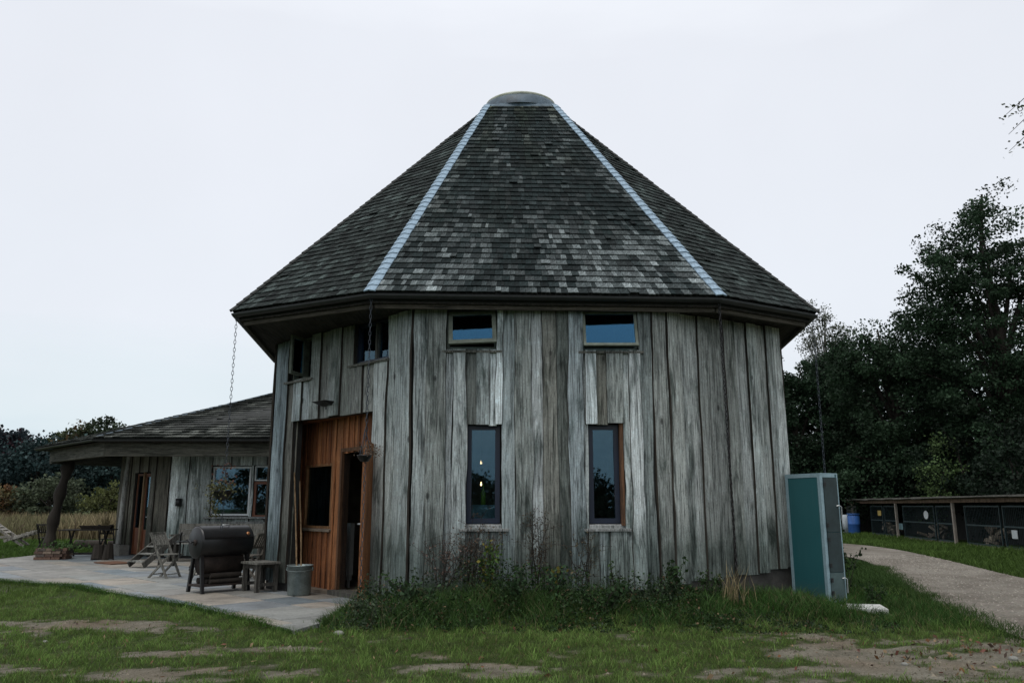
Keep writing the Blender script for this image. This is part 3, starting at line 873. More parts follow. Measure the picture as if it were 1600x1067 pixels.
# jambs, lintel boards and ceiling of the recess
jl = Facet(LF.P(0.66, -0.02, 0).xy, RW.p0.xy)
for k in range(3):
    a_ = jl.L * k / 3
    link('jamb_board', board_mesh(jl.L / 3 - 0.006, 2.76, 0.025, 3.3 + k, 0.006), M_board, HOUSE, jl.M @ Matrix.Translation((a_ + jl.L / 6, 0, 0.06)), (0.17, 0.155, 0.13))
jr = Facet(RW.p1.xy, LF.P(2.92, -0.02, 0).xy)
link('jamb_board', board_mesh(jr.L, 2.76, 0.025, 7.7, 0.004), M_board, HOUSE, jr.M @ Matrix.Translation((jr.L / 2, 0, 0.06)), (0.15, 0.12, 0.09))
pc = [LF.P(0.66, -0.005, 0).xy, LF.P(2.92, -0.005, 0).xy, RW.p1.xy, RW.p0.xy]
MB().prism([(p.x, p.y) for p in pc], 2.835, 2.87).build('recess_ceiling', M_cedar, HOUSE, None, (0.24, 0.09, 0.034))
# door leaf standing open, towards the viewer
DL = Facet((-2.09, 12.44), (-2.135, 11.60))
dl = MB()
for k in range(8):
    q = slab_mb(DL, DL.L * k / 8 + 0.003, DL.L * (k + 1) / 8 - 0.003, 0.0, 0.022, 0.10, 2.32); dl.add(q.v, q.f)
q = slab_mb(DL, 0.0, DL.L, -0.035, -0.001, 0.10, 2.32); dl.add(q.v, q.f)
door = dl.build('door', M_cedar, HOUSE, None, (0.27, 0.11, 0.042))
hd = MB()
hd.tube([DL.P(DL.L - 0.07, 0.02, 1.15), DL.P(DL.L - 0.07, 0.07, 1.15), DL.P(DL.L - 0.19, 0.07, 1.15)], 0.011, 8)
hd.build('door_handle', M_steel, door)
for z in (0.45, 1.2, 2.0):
    MB().tube([DL.P(0.0, -0.01, z - 0.05), DL.P(0.0, -0.01, z + 0.05)], 0.012, 8).build('hinge', M_black, door)

# bulkhead lamp over the entrance
lb = MB()
q = [LF.P(u, d, z) for (z, w0, w1, dd) in ((3.00, 1.58, 1.84, 0.10), (3.06, 1.52, 1.90, 0.26)) for (u, d) in ((w0, 0.04), (w1, 0.04), (w1, dd), (w0, dd))]
lb.add(q, [(3, 2, 1, 0), (4, 5, 6, 7), (0, 1, 5, 4), (1, 2, 6, 5), (2, 3, 7, 6), (3, 0, 4, 7)])
bl = thing('wall_lamp', 'small dark wedge-shaped lamp above the cedar entrance', 'lamp', LF.P(1.7, 0.05, 3.0))
lb.build('lamp_housing', M_black, bl)
slab_mb(LF, 1.60, 1.82, 0.036, 0.05, 2.95, 3.00).build('back_plate', M_black, bl)

# ---- inside: floor and inner lining, so that the rooms behind the panes are dark and closed
ins = [(x + (0.2 - x) * 0.05, y + (15.2 - y) * 0.05) for x, y in WALLPLAN]
MB().prism(ins, 0.0, 0.08).build('floor', M_inside, HOUSE)
MB().add([(-4.1, 15.9, 0.08), (4.6, 15.9, 0.08), (4.6, 15.9, 4.2), (-4.1, 15.9, 4.2)], [(0, 1, 2, 3)]).build('partition', M_inside, HOUSE)

# ---- soffit, fascia, gutter
def inset(poly, d):
    n = len(poly); out = []
    for i in range(n):
        p0, p1, p2 = Vector(poly[i - 1]), Vector(poly[i]), Vector(poly[(i + 1) % n])
        d1 = (p1 - p0).normalized(); d2 = (p2 - p1).normalized()
        n1 = Vector((-d1.y, d1.x)); n2 = Vector((-d2.y, d2.x))
        m_ = (n1 + n2); m_ = m_ / m_.length_squared * 2 if m_.length > 1e-6 else n1
        out.append((p1.x + m_.x * d, p1.y + m_.y * d))
    return out
def sweep(poly, prof, closed=True):
    """prof = list of (inset, z)"""
    mb = MB(); rings = []
    for (d, z) in prof:
        rings.append([(x, y, z) for x, y in inset(poly, d)])
    mb.loft(rings, closed=closed)
    return mb
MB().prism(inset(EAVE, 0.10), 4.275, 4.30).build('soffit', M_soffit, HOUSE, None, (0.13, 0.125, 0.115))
for i in range(8):
    a_, b_ = inset(EAVE, 0.17)[i], inset(EAVE, 0.17)[(i + 1) % 8]
    L_ = (Vector(b_) - Vector(a_)).length
    rz = math.atan2(b_[1] - a_[1], b_[0] - a_[0])
    MB().box((0, 0, 0), (L_ - 0.02, 0.05, 0.15)).build('fascia_beam', M_beam, HOUSE, Matrix.Translation(((a_[0] + b_[0]) / 2, (a_[1] + b_[1]) / 2, 4.285)) @ Matrix.Rotation(rz, 4, 'Z'), (0.10, 0.095, 0.082))
gp = []
for k in range(9):
    a_ = math.pi * k / 8
    gp.append((0.035 - 0.062 * math.cos(a_), EAVE_Z - 0.035 - 0.062 * math.sin(a_)))
gp += [(0.035 + 0.055 * math.cos(math.pi * k / 8), EAVE_Z - 0.035 - 0.055 * math.sin(math.pi * k / 8)) for k in range(9)]
gp.append(gp[0])
sweep(EAVE, gp).build('gutter', M_gutter, HOUSE)
sweep(inset(EAVE, 0.11), [(0, 4.275), (0, 4.40), (0.03, 4.40)]).build('eave_board', M_deck, HOUSE)

# ---- roof deck and shingles
def V3(p, z): return Vector((p[0], p[1], z))
ER = inset(EAVE, -0.01)
roof = MB()
for i in range(8):
    j = (i + 1) % 8
    a3, b3, c3, d3 = V3(ER[i], EAVE_Z), V3(ER[j], EAVE_Z), V3(COLLAR[j], COLLAR_Z), V3(COLLAR[i], COLLAR_Z)
    nr_ = (b3 - a3).cross(d3 - a3).normalized() * 0.035
    NN = 12
    grid = [[(a3.lerp(d3, t / NN)).lerp(b3.lerp(c3, t / NN), u / NN) - nr_ for u in range(NN + 1)] for t in range(NN + 1)]
    roof.loft(grid, closed=False)
roof_o = roof.build('roof', M_deck, HOUSE)

def shingle_geo(A, B, C, D, nrow, wmin, wmax, rs, tonef, lift=0.024, thick=0.017, rows=None):
    """A,B eave left/right, D,C top left/right; yields (verts, faces, tone, row)"""
    nrm = ((B - A).cross(D - A).normalized() + (C - D).cross(C - B).normalized()).normalized()
    out = []
    for i in range(nrow):
        t0 = i / nrow; t1 = min((i + 1.25) / nrow, 1.0)
        l0, r0 = A.lerp(D, t0), B.lerp(C, t0); l1, r1 = A.lerp(D, t1), B.lerp(C, t1)
        W = (r0 - l0).length; u = -rs.uniform(0, wmax)
        while u < W:
            w = rs.uniform(wmin, wmax)
            a_, b_ = max(u, 0) + 0.0025, min(u + w, W) - 0.0025
            u += w
            if b_ - a_ < 0.02: continue
            fa, fb = a_ / W, b_ / W
            dt = (rs.uniform(-0.018, 0.015) if rs.random() > 0.02 else rs.uniform(-0.12, 0.1)) / nrow
            p0 = A.lerp(D, max(t0 + dt, -0.004)); p1 = B.lerp(C, max(t0 + dt, -0.004))
            q0, q1 = p0.lerp(p1, fa), p0.lerp(p1, fb); q2, q3 = l1.lerp(r1, fb), l1.lerp(r1, fa)
            lf = lift + rs.uniform(-0.004, 0.006) + (0.02 if rs.random() < 0.015 else 0)
            up = [q0 + nrm * lf, q1 + nrm * (lf + rs.uniform(-0.002, 0.002)), q2 + nrm * 0.003, q3 + nrm * 0.003]
            lo = [q0 + nrm * (lf - thick), q1 + nrm * (lf - thick)]
            vs_ = up + lo
            fs_ = [(0, 1, 2, 3), (4, 5, 1, 0), (4, 0, 3), (5, 2, 1)]
            out.append((vs_, fs_, tonef((fa + fb) / 2, t0, i), i))
    return out

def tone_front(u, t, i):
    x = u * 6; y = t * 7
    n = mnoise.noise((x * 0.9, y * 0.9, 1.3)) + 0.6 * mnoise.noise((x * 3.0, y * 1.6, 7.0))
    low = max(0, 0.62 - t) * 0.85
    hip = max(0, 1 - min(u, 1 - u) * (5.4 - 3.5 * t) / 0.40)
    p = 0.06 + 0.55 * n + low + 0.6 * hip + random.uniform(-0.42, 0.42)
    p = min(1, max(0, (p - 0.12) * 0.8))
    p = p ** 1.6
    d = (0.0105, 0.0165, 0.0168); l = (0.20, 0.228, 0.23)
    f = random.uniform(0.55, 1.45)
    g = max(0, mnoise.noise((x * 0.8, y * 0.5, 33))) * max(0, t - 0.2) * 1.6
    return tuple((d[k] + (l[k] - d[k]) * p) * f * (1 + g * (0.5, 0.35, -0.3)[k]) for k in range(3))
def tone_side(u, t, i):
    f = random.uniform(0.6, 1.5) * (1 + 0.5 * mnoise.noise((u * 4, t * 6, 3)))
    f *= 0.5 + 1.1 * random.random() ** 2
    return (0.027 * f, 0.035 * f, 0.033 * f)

rsh = random.Random(3)
E3 = [V3(p, EAVE_Z + 0.0) for p in ER]; C3 = [V3(p, COLLAR_Z) for p in COLLAR]
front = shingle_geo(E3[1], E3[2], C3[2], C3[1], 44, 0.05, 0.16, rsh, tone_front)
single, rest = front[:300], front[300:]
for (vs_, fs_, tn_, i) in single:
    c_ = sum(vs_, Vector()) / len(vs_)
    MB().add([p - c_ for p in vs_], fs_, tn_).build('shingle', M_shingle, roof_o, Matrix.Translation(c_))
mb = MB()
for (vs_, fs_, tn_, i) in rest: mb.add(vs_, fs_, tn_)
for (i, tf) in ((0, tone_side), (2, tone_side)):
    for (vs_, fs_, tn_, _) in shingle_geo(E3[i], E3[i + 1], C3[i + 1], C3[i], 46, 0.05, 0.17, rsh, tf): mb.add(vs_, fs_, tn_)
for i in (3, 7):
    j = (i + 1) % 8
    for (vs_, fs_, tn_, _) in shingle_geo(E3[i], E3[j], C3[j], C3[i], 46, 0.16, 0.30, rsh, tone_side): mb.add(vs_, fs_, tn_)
o_ = mb.build('shingles', M_shingle, roof_o); o_['kind'] = 'stuff'

# stepped lead flashing over the hips
def hip(i, nrow=46, w0=0.082, w1=0.066, mat_=M_lead):
    A, D = E3[i], C3[i]
    el = (E3[i - 1] - A).normalized(); er = (E3[(i + 1) % 8] - A).normalized()
    up = Vector((el + er)); 
    nl = (E3[i] - E3[i - 1]).cross(C3[i - 1] - E3[i - 1]).normalized(); nr = (E3[(i + 1) % 8] - E3[i]).cross(C3[i] - E3[i]).normalized()
    na = (nl + nr).normalized()
    for k in range(nrow):
        t0 = k / nrow - 0.004; t1 = min((k + 1.2) / nrow, 1.0)
        w = w0 + (w1 - w0) * k / nrow
        p, q = A.lerp(D, t0), A.lerp(D, t1)
        hh = 0.040 + rsh.uniform(-0.004, 0.004); h2 = 0.026
        ww = w * rsh.uniform(0.92, 1.08)
        top = [p + el * ww + nl * hh, p + na * (hh + 0.012), p + er * ww + nr * hh, q + er * w + nr * h2, q + na * (h2 + 0.012), q + el * w + nl * h2]
        bot = [v_ - na * 0.02 for v_ in top[:3]]
        c_ = (p + q) / 2
        vs_ = [v_ - c_ for v_ in top + bot]
        MB().add(vs_, [(0, 1, 4, 5), (1, 2, 3, 4), (6, 7, 1, 0), (7, 8, 2, 1), (6, 0, 5), (8, 3, 2)]).build('hip_flashing', mat_, roof_o, Matrix.Translation(c_))
hip(1); hip(2); hip(0, w0=0.05, w1=0.05, mat_=M_deck); hip(3, w0=0.05, w1=0.05, mat_=M_deck)

# ---- crown curb and skylight dome
ctr = Vector((0.18, 15.35))
def ring(poly, s, z, jit=0.0):
    return [(ctr.x + (x - ctr.x) * s, ctr.y + (y - ctr.y) * s, z + random.uniform(-jit, jit)) for x, y in poly]
CP = []
for i in range(8):
    p, q = COLLAR[i], COLLAR[(i + 1) % 8]
    for k in range(4): CP.append((p[0] + (q[0] - p[0]) * k / 4, p[1] + (q[1] - p[1]) * k / 4))
def circ(r_, z, jit=0.0, ry=None):
    return [(ctr.x + r_ * math.cos(2 * math.pi * k / 40), ctr.y + (ry or r_) * math.sin(2 * math.pi * k / 40), z + random.uniform(-jit, jit)) for k in range(40)]
def octo(sc, z, wav=0.0):
    out = []
    for k in range(40):
        a_ = 2 * math.pi * k / 40; d_ = Vector((math.cos(a_), math.sin(a_)))
        best = 9.0
        for i in range(8):
            p_, q_ = Vector(COLLAR[i]) - ctr, Vector(COLLAR[(i + 1) % 8]) - ctr
            e_ = q_ - p_; den = d_.x * e_.y - d_.y * e_.x
            if abs(den) < 1e-9: continue
            t = (p_.x * e_.y - p_.y * e_.x) / den; u = (p_.x * d_.y - p_.y * d_.x) / den
            if t > 0 and -1e-6 <= u <= 1 + 1e-6: best = min(best, t)
        out.append((ctr.x + d_.x * best * sc, ctr.y + d_.y * best * sc, z + wav * math.sin(k * 1.7) + wav * 0.6 * math.sin(k * 4.1)))
    return out
MB().loft([octo(1.10, COLLAR_Z - 0.12, 0.014), octo(1.03, COLLAR_Z + 0.02, 0.006), circ(0.80, COLLAR_Z + 0.07, 0.008, 0.70)], smooth=False).build('lead_skirt', simple('blue_grey_lead_skirt', (0.09, 0.135, 0.17), 0.6, 0, 0.5, 5, 0.2), HOUSE)
MB().loft([circ(0.815, COLLAR_Z + 0.04, 0, 0.715), circ(0.80, COLLAR_Z + 0.20, 0.006, 0.70), circ(0.74, COLLAR_Z + 0.27, 0.01, 0.64), circ(0.70, COLLAR_Z + 0.27, 0, 0.60)], smooth=True).build('crown_curb', M_leadd, HOUSE)
MB().loft([circ(0.71, COLLAR_Z + 0.24, 0, 0.62), circ(0.735, COLLAR_Z + 0.29, 0, 0.645), circ(0.73, COLLAR_Z + 0.315, 0, 0.64), circ(0.68, COLLAR_Z + 0.35, 0, 0.59), circ(0.5, COLLAR_Z + 0.39, 0, 0.43), circ(0.25, COLLAR_Z + 0.415, 0, 0.2), circ(0.01, COLLAR_Z + 0.42)], smooth=True).build('skylight_dome', M_dome, HOUSE)
MB().tube([(ctr.x, ctr.y, COLLAR_Z + 0.5), (ctr.x, ctr.y, COLLAR_Z + 0.62)], 0.015, 6).build('dome_pin', M_black, HOUSE)

# ---- things seen through the panes
tag(MB().lathe((-0.42, 11.86, 1.42), [(0.001, 0), (0.035, 0.0), (0.036, 0.17), (0.013, 0.22), (0.012, 0.30), (0.001, 0.30)], 12).build('bottle', M_bottle), 'green glass bottle on the box inside the left tall window', 'bottle')
o_ = thing('storage_box', 'blue-green box standing inside the left tall window', 'box', (-0.42, 11.92, 1.1))
bx = MB(); bx.box((-0.42, 11.95, 1.265), (0.42, 0.22, 0.30)); bx.build('box_body', M_tealbox, o_)
MB().box((-0.42, 11.95, 1.418), (0.44, 0.24, 0.006)).build('lid', M_tealbox, o_)
o_ = thing('window_bench', 'dark bench inside behind the tall windows', 'bench', (0.5, 12.0, 0.08))
MB().box((0.4, 12.0, 1.09), (3.0, 0.40, 0.045)).build('bench_top', M_red, o_)
for x in (-0.9, 1.7): MB().box((x, 12.0, 0.58), (0.06, 0.34, 0.97)).build('leg', M_red, o_)
def bulb(p, label):
    t_ = thing('pendant_lamp', label, 'lamp', p)
    x, y, z = p
    MB().lathe(p, [(0.001, -0.018), (0.012, -0.01), (0.015, 0.006), (0.008, 0.03), (0.007, 0.05)], 10).build('bulb', M_bulb, t_)
    MB().tube([(x, y, z + 0.05), (x, y, 4.2)], 0.005, 5).build('cord', M_black, t_)
bulb((-0.52, 13.6, 1.75), 'lower warm lamp glowing inside the left tall window')
bulb((-0.56, 14.6, 2.16), 'upper warm lamp glowing inside the left tall window')
bulb((1.22, 13.2, 1.55), 'small warm lamp glowing inside the right tall window')
# radiator in the hall
o_ = thing('radiator', 'pale ribbed radiator inside the open door', 'radiator', (-2.85, 14.0, 0.1))
rd = Facet((-2.98, 14.02), (-2.62, 13.72))
for k in range(7):
    slab_mb(rd, k * 0.064, k * 0.064 + 0.05, 0.0, 0.08, 0.28, 1.12).build('rib', M_pane_dark, o_)
slab_mb(rd, 0.0, 0.43, 0.02, 0.06, 0.2, 0.28).build('base_rail', M_pane_dark, o_)
for k in (0.05, 0.36): slab_mb(rd, k, k + 0.03, 0.02, 0.06, 0.08, 0.2).build('leg', M_pane_dark, o_)

# ---- rain chains
def chain(p, z0, label, wire=0.0042, pitch=0.062, drift=(0, 0), mat_=M_chain):
    mb = MB(); z = p[2]; k = 0; n = int((p[2] - z0) / pitch)
    for k in range(n):
        c_ = Vector((p[0] + drift[0] * k / n, p[1] + drift[1] * k / n, p[2] - pitch * (k + 0.5)))
        a_ = math.pi / 2 * (k % 2) + 0.4
        ux = Vector((math.cos(a_), math.sin(a_), 0))
        pts = []
        for q in range(8):
            th = 2 * math.pi * q / 8
            pts.append(c_ + ux * (0.017 * math.cos(th)) + Vector((0, 0, (pitch * 0.62) * math.sin(th))))
        pts.append(pts[0])
        mb.tube(pts, wire, 4, caps=False)
    return tag(mb.build('rain_chain', mat_), label, 'chain', 'rain chains hanging from the gutter corners')
chain((-4.38, 12.33, 4.34), 1.02, 'rain chain hanging from the left tip of the eaves against the sky')
chain((-2.03, 11.12, 4.34), 0.10, 'rain chain hanging in front of the cedar entrance door')
chain((3.05, 11.37, 4.34), 0.12, 'rain chain hanging in front of the right-hand grey boards', wire=0.0075, drift=(0.06, 0.05), mat_=M_black)
chain((4.81, 12.40, 4.34), 0.12, 'rain chain hanging behind the teal cabinet')

# ================================================================== the low wing on the left
WING = thing('low_timber_wing', 'low timber wing with shallow shingle roof and covered porch', 'building', (-8, 22.5, 0))
AD = Facet((-11.7, 24.2), (-9.4, 22.3)); AW = Facet((-9.4, 22.3), (-3.0, 21.3)); AL = Facet((-11.2, 27.5), (-11.7, 24.2))
rs3 = random.Random(12)
D_OPS = [(0.95, 1.95, -0.1, 2.36)]
W_OPS = [(1.20, 2.36, 1.12, 2.50), (2.42, 3.6, 1.06, 2.50)]
core(AD, 0, 2.9, D_OPS, 0.14, M_core, WING); core(AW, 0, 2.9, W_OPS, 0.14, M_core, WING); core(AL, 0, 2.9, [], 0.14, M_core, WING)
clad(AD, lambda u: 0.32 if u < 0.95 else 0.08, lambda u: 2.86, D_OPS, [0, 0.4, 0.7, 0.95, 1.2, 1.5, 1.75, 1.95, 2.2, 2.55, AD.L], rs3, WING, palette=[(0.10, 0.088, 0.07), (0.08, 0.07, 0.056), (0.12, 0.108, 0.09)], amp=0.02)  # brown boards darkened to put the porch shade into their colour
clad(AW, lambda u: 0.08, lambda u: 2.86, W_OPS, [0, 0.28, 0.52, 0.82, 1.20, 1.45, 1.75, 2.05, 2.36, 2.42, 2.8, 3.2, 3.6, 4.2, 4.8, 5.6, AW.L], rs3, WING, palette=[(0.33, 0.34, 0.33), (0.26, 0.27, 0.26), (0.30, 0.31, 0.30)], force={(0, 0): (0.42, 0.43, 0.42)}, amp=0.025)
clad(AL, lambda u: 0.3, lambda u: 2.86, [], edge_list(AL.L, [], rs3, 0.3, 0.45), rs3, WING)
w_ = window(AW, 1.22, 2.34, 1.15, 2.46, M_white, WING, 0.0, 0.05, 0.08, (1.1, 3.65, 0.16, 0.02))
slab_mb(AW, 1.05, 3.7, 0.04, 0.10, 0.84, 1.00).build('rail_board', M_furn, WING, None, (0.22, 0.23, 0.22))
w2 = window(AW, 2.44, 3.58, 1.10, 2.05, M_red, WING, 0.0, 0.07, 0.08)
window(AW, 2.44, 3.58, 2.07, 2.47, M_white, WING, 0.0, 0.035, 0.08)
# the wing's door: glazed, red-brown
door = frame_mb(AD, 1.45, 1.93, 0.06, 2.32, -0.03, 0.09, 0.05).build('door', M_red, WING)
pane_mb(AD, 1.53, 1.85, 0.75, 2.24, -0.05).build('pane', M_glass, door)
slab_mb(AD, 1.53, 1.85, -0.07, -0.045, 0.14, 0.75).build('lower_panel', M_red, door)
MB().tube([AD.P(1.88, -0.02, 1.1), AD.P(1.88, 0.04, 1.1), AD.P(1.80, 0.04, 1.1)], 0.012, 6).build('door_handle', M_steel, door)
side = frame_mb(AD, 0.97, 1.44, 0.06, 2.32, -0.03, 0.06, 0.05).build('door_side_light', M_red, WING)
pane_mb(AD, 1.02, 1.39, 0.8, 2.27, -0.05).build('pane', M_glass, side)
slab_mb(AD, 1.02, 1.39, -0.07, -0.045, 0.11, 0.8).build('lower_panel', M_red, side)
slab_mb(AD, 1.42, 1.47, -0.03, 0.03, 0.06, 2.36).build('post_strip', M_furn, WING, None, (0.25, 0.17, 0.10))
# pale pole at the corner and its block
MB().tube([AD.P(0.50, 0.14, 0.33), AD.P(0.53, 0.13, 1.5), AD.P(0.60, 0.12, 2.86)], [0.075, 0.07, 0.06], 10).build('corner_pole', M_furn, WING, None, (0.42, 0.42, 0.39))
MB().prism([tuple(AD.P(u, d, 0).xy) for u, d in ((-0.12, -0.1), (-0.12, 0.28), (0.9, 0.28), (0.9, -0.1))], 0.0, 0.31).build('footing_block', M_stone, WING)
MB().add([AW.P(0, -0.16, 0.05), AW.P(6, -0.16, 0.05), AW.P(6, -3, 0.05), AW.P(0, -3, 0.05)], [(0, 1, 2, 3)]).build('floor', M_inside, WING)
MB().add([AW.P(-1.5, -3.0, 0.05), AW.P(6, -3.0, 0.05), AW.P(6, -3.0, 2.9), AW.P(-1.5, -3.0, 2.9)], [(0, 1, 2, 3)]).build('back_wall', M_inside, WING)
# roof
AE = [(-14.28, 24.0), (-10.75, 20.5), (-2.2, 20.5), (-2.2, 27.5), (-11.5, 28.5)]
AZ = 3.10
PK, PK2 = Vector((-7.19, 24.0, 4.74)), Vector((-2.2, 24.0, 4.95))
A3 = [V3(p, AZ) for p in AE]
rf = MB().add([A3[0], A3[1], PK], [(0, 1, 2)]).add([A3[1], A3[2], PK2, PK], [(0, 1, 2, 3)]).add([A3[4], A3[0], PK], [(0, 1, 2)]).add([A3[3], A3[4], PK, PK2], [(0, 1, 2, 3)])
wroof = rf.build('roof', M_deck, WING)
def tone_w(u, t, i):
    n = mnoise.noise((u * 14, t * 5, 2)) + 0.5 * mnoise.noise((u * 40, t * 9, 5))
    p = max(0, 0.30 + 0.7 * n + random.uniform(-0.4, 0.4)) ** 1.5
    f = random.uniform(0.7, 1.3)
    return tuple((a_ + (b_ - a_) * min(1, p)) * f for a_, b_ in ((0.018, 0.17), (0.021, 0.178), (0.018, 0.16)))
mb = MB()
for (vs_, fs_, tn_, _) in shingle_geo(A3[1], A3[2], PK2, PK, 21, 0.12, 0.24, rsh, tone_w, 0.055, 0.035): mb.add(vs_, fs_, tn_)
for (vs_, fs_, tn_, _) in shingle_geo(A3[0], A3[1], PK.lerp(A3[1], 0.01), PK.lerp(A3[0], 0.01), 26, 0.12, 0.24, rsh, tone_w, 0.03, 0.018): mb.add(vs_, fs_, tn_)
o_ = mb.build('shingles', M_shingle, wroof); o_['kind'] = 'stuff'
MB().tube([A3[1] + Vector((0, 0, 0.02)), PK + Vector((0, 0, 0.03))], 0.025, 6).build('hip_flashing', M_leadd, wroof)
MB().prism(inset(AE, 0.22), AZ - 0.09, AZ - 0.07).build('soffit', M_soffit, WING, None, (0.25, 0.24, 0.22))
gp2 = [(0.03 - 0.06 * math.cos(math.pi * k / 6), AZ - 0.02 - 0.06 * math.sin(math.pi * k / 6)) for k in range(7)]
gp2 += [(0.03 + 0.05 * math.cos(math.pi * k / 6), AZ - 0.02 - 0.05 * math.sin(math.pi * k / 6)) for k in range(7)]
gp2.append(gp2[0])
sweep(AE, gp2).build('gutter', M_gutter, WING)
IN = inset(AE, 0.42)
for i in (0, 1, 4):
    a_, b_ = Vector(IN[i]), Vector(IN[(i + 1) % 5]); L_ = (b_ - a_).length
    rz = math.atan2(b_.y - a_.y, b_.x - a_.x)
    MB().box((0, 0, 0), (L_ + 0.1, 0.14, 0.33)).build('eave_beam', M_beam, WING, Matrix.Translation(((a_.x + b_.x) / 2, (a_.y + b_.y) / 2, AZ - 0.255 - 0.01 * i)) @ Matrix.Rotation(rz, 4, 'Z'), (0.14, 0.145, 0.13))
# crooked tree-trunk post carrying the porch corner
px_ = [(-13.62, 24.2, 0.0), (-13.62, 24.2, 0.55), (-13.60, 24.2, 1.0), (-13.52, 24.2, 1.45), (-13.47, 24.2, 1.9), (-13.36, 24.2, 2.35), (-13.33, 24.2, 2.72)]
mb = MB()
nn = 12; rings = []
for k in range(22):
    f = k / 21 * (len(px_) - 1); i0 = min(int(f), len(px_) - 2); p = Vector(px_[i0]).lerp(Vector(px_[i0 + 1]), f - i0)
    rr = 0.13 + 0.03 * (1 - k / 21) + 0.03 * math.sin(k * 1.1) + (0.05 if k > 18 else 0)
    rings.append([p + Vector((math.cos(2 * math.pi * q / nn), math.sin(2 * math.pi * q / nn), 0)) * rr * (1 + 0.22 * mnoise.noise((q * 0.9, k * 0.45, 2.0))) for q in range(nn)])
mb.loft(rings, smooth=True)
mb.build('tree_trunk_post', M_bark, WING)
# lamp inside, black box lamp outside
bulb((-7.28, 22.75, 2.05), 'warm lamp shining through the white window of the low wing')
WL = thing('wall_lamp', 'small black cylinder lamp on the boards of the low wing', 'lamp', AW.P(0.33, 0.06, 1.45))
MB().lathe(AW.P(0.36, 0.15, 1.40), [(0.001, 0), (0.085, 0.0), (0.085, 0.2), (0.001, 0.2)], 12).build('lamp_housing', M_black, WL)
slab_mb(AW, 0.32, 0.40, 0.045, 0.16, 1.46, 1.54).build('bracket', M_black, WL)

# ================================================================== things on the patio
def part(mb, name, mat_, root, color=None):
    return mb.build(name, mat_, root, WM[root.name], color)
WOODG = (0.17, 0.165, 0.145); WOODD = (0.085, 0.08, 0.07); DARKW = (0.04, 0.037, 0.033)

# ---- barrel barbecue; local x runs along the drum, left end cap at x = 0
ang = math.atan2(0.738, 0.674)
bq = thing('barrel_barbecue', 'black barrel barbecue on crossed iron legs in front of the bench', 'barbecue', (-5.16, 13.37, 0.03), ang)
RX = Matrix.Rotation(R(90), 3, 'Y')
mb = MB(); prof = [(0.001, 0.0), (0.235, 0.0), (0.255, 0.015), (0.255, 0.905), (0.235, 0.92), (0.001, 0.92)]
mb.lathe((0, 0, 0.79), prof, 28, True, None, RX); part(mb, 'drum', M_black, bq)
mb = MB(); rings = []
for x in (0.03, 0.89):
    rings.append([(x, 0.262 * math.cos(a_), 0.79 + 0.262 * math.sin(a_)) for a_ in [R(18) + R(150) * k / 14 for k in range(15)]] + [(x, 0.255 * math.cos(a_), 0.79 + 0.255 * math.sin(a_)) for a_ in [R(168) - R(150) * k / 14 for k in range(15)]])
mb.loft(rings, smooth=True)
lid = part(mb, 'lid', M_black, bq)
mb = MB().tube([(0.40, -0.08, 1.03), (0.40, -0.10, 1.065), (0.52, -0.10, 1.065), (0.52, -0.08, 1.03)], 0.009, 6); part(mb, 'handle', M_steel, lid)
mb = MB().lathe((0.80, -0.235, 0.92), [(0.001, 0), (0.03, 0.0), (0.03, 0.012), (0.001, 0.014)], 14, True, None, Matrix.Rotation(R(62), 3, 'X')); part(mb, 'thermometer', simple('copper_dial', (0.35, 0.16, 0.07), 0.4, 0.5), lid)
mb = MB().lathe((-0.015, 0, 0.79), [(0.001, 0), (0.05, 0.0), (0.05, 0.02), (0.001, 0.02)], 12, True, None, RX); part(mb, 'damper', M_soot, bq)
mb = MB().tube([(-0.02, 0.02, 0.80), (-0.09, 0.02, 0.80)], 0.01, 6).tube([(-0.09, -0.05, 0.78), (-0.09, 0.08, 0.84)], 0.012, 6); part(mb, 'crank', M_black, bq)
mb = MB().tube([(-0.14, 0.20, 0.95), (-0.14, 0.24, 0.90), (-0.14, 0.22, 0.55)], 0.016, 6).box((-0.12, 0.18, 0.80), (0.2, 0.12, 0.02)); part(mb, 'side_shelf', M_black, bq)
for x in (0.06, 0.86):
    for s_ in (-1, 1):
        mb = MB().beam((x, s_ * 0.12, 0.62), (x, s_ * 0.24, 0.0), 0.05, 0.05, (1, 0, 0)); part(mb, 'leg', M_black, bq)
mb = MB().lathe((0.10, 0, 0.44), [(0.001, 0), (0.16, 0), (0.17, 0.02), (0.17, 0.70), (0.001, 0.72)], 18, True, None, RX); part(mb, 'fire_box', M_soot, bq)
mb = MB().box((0.46, 0, 0.115), (0.86, 0.40, 0.03)); part(mb, 'lower_shelf', M_soot, bq)
rl = random.Random(2)
for k in range(7):
    y = -0.15 + (k % 4) * 0.1; z = 0.175 + 0.09 * (k // 4)
    mb = MB().tube([(0.12 + rl.uniform(0, .1), y, z), (0.7 + rl.uniform(0, .1), y + rl.uniform(-.02, .02), z)], rl.uniform(0.038, 0.05), 7)
    tag(mb.build('firewood_log', M_bark, None, WM[bq.name]), 'charred split log on the lower shelf of the barbecue', 'log', 'firewood under the barbecue')

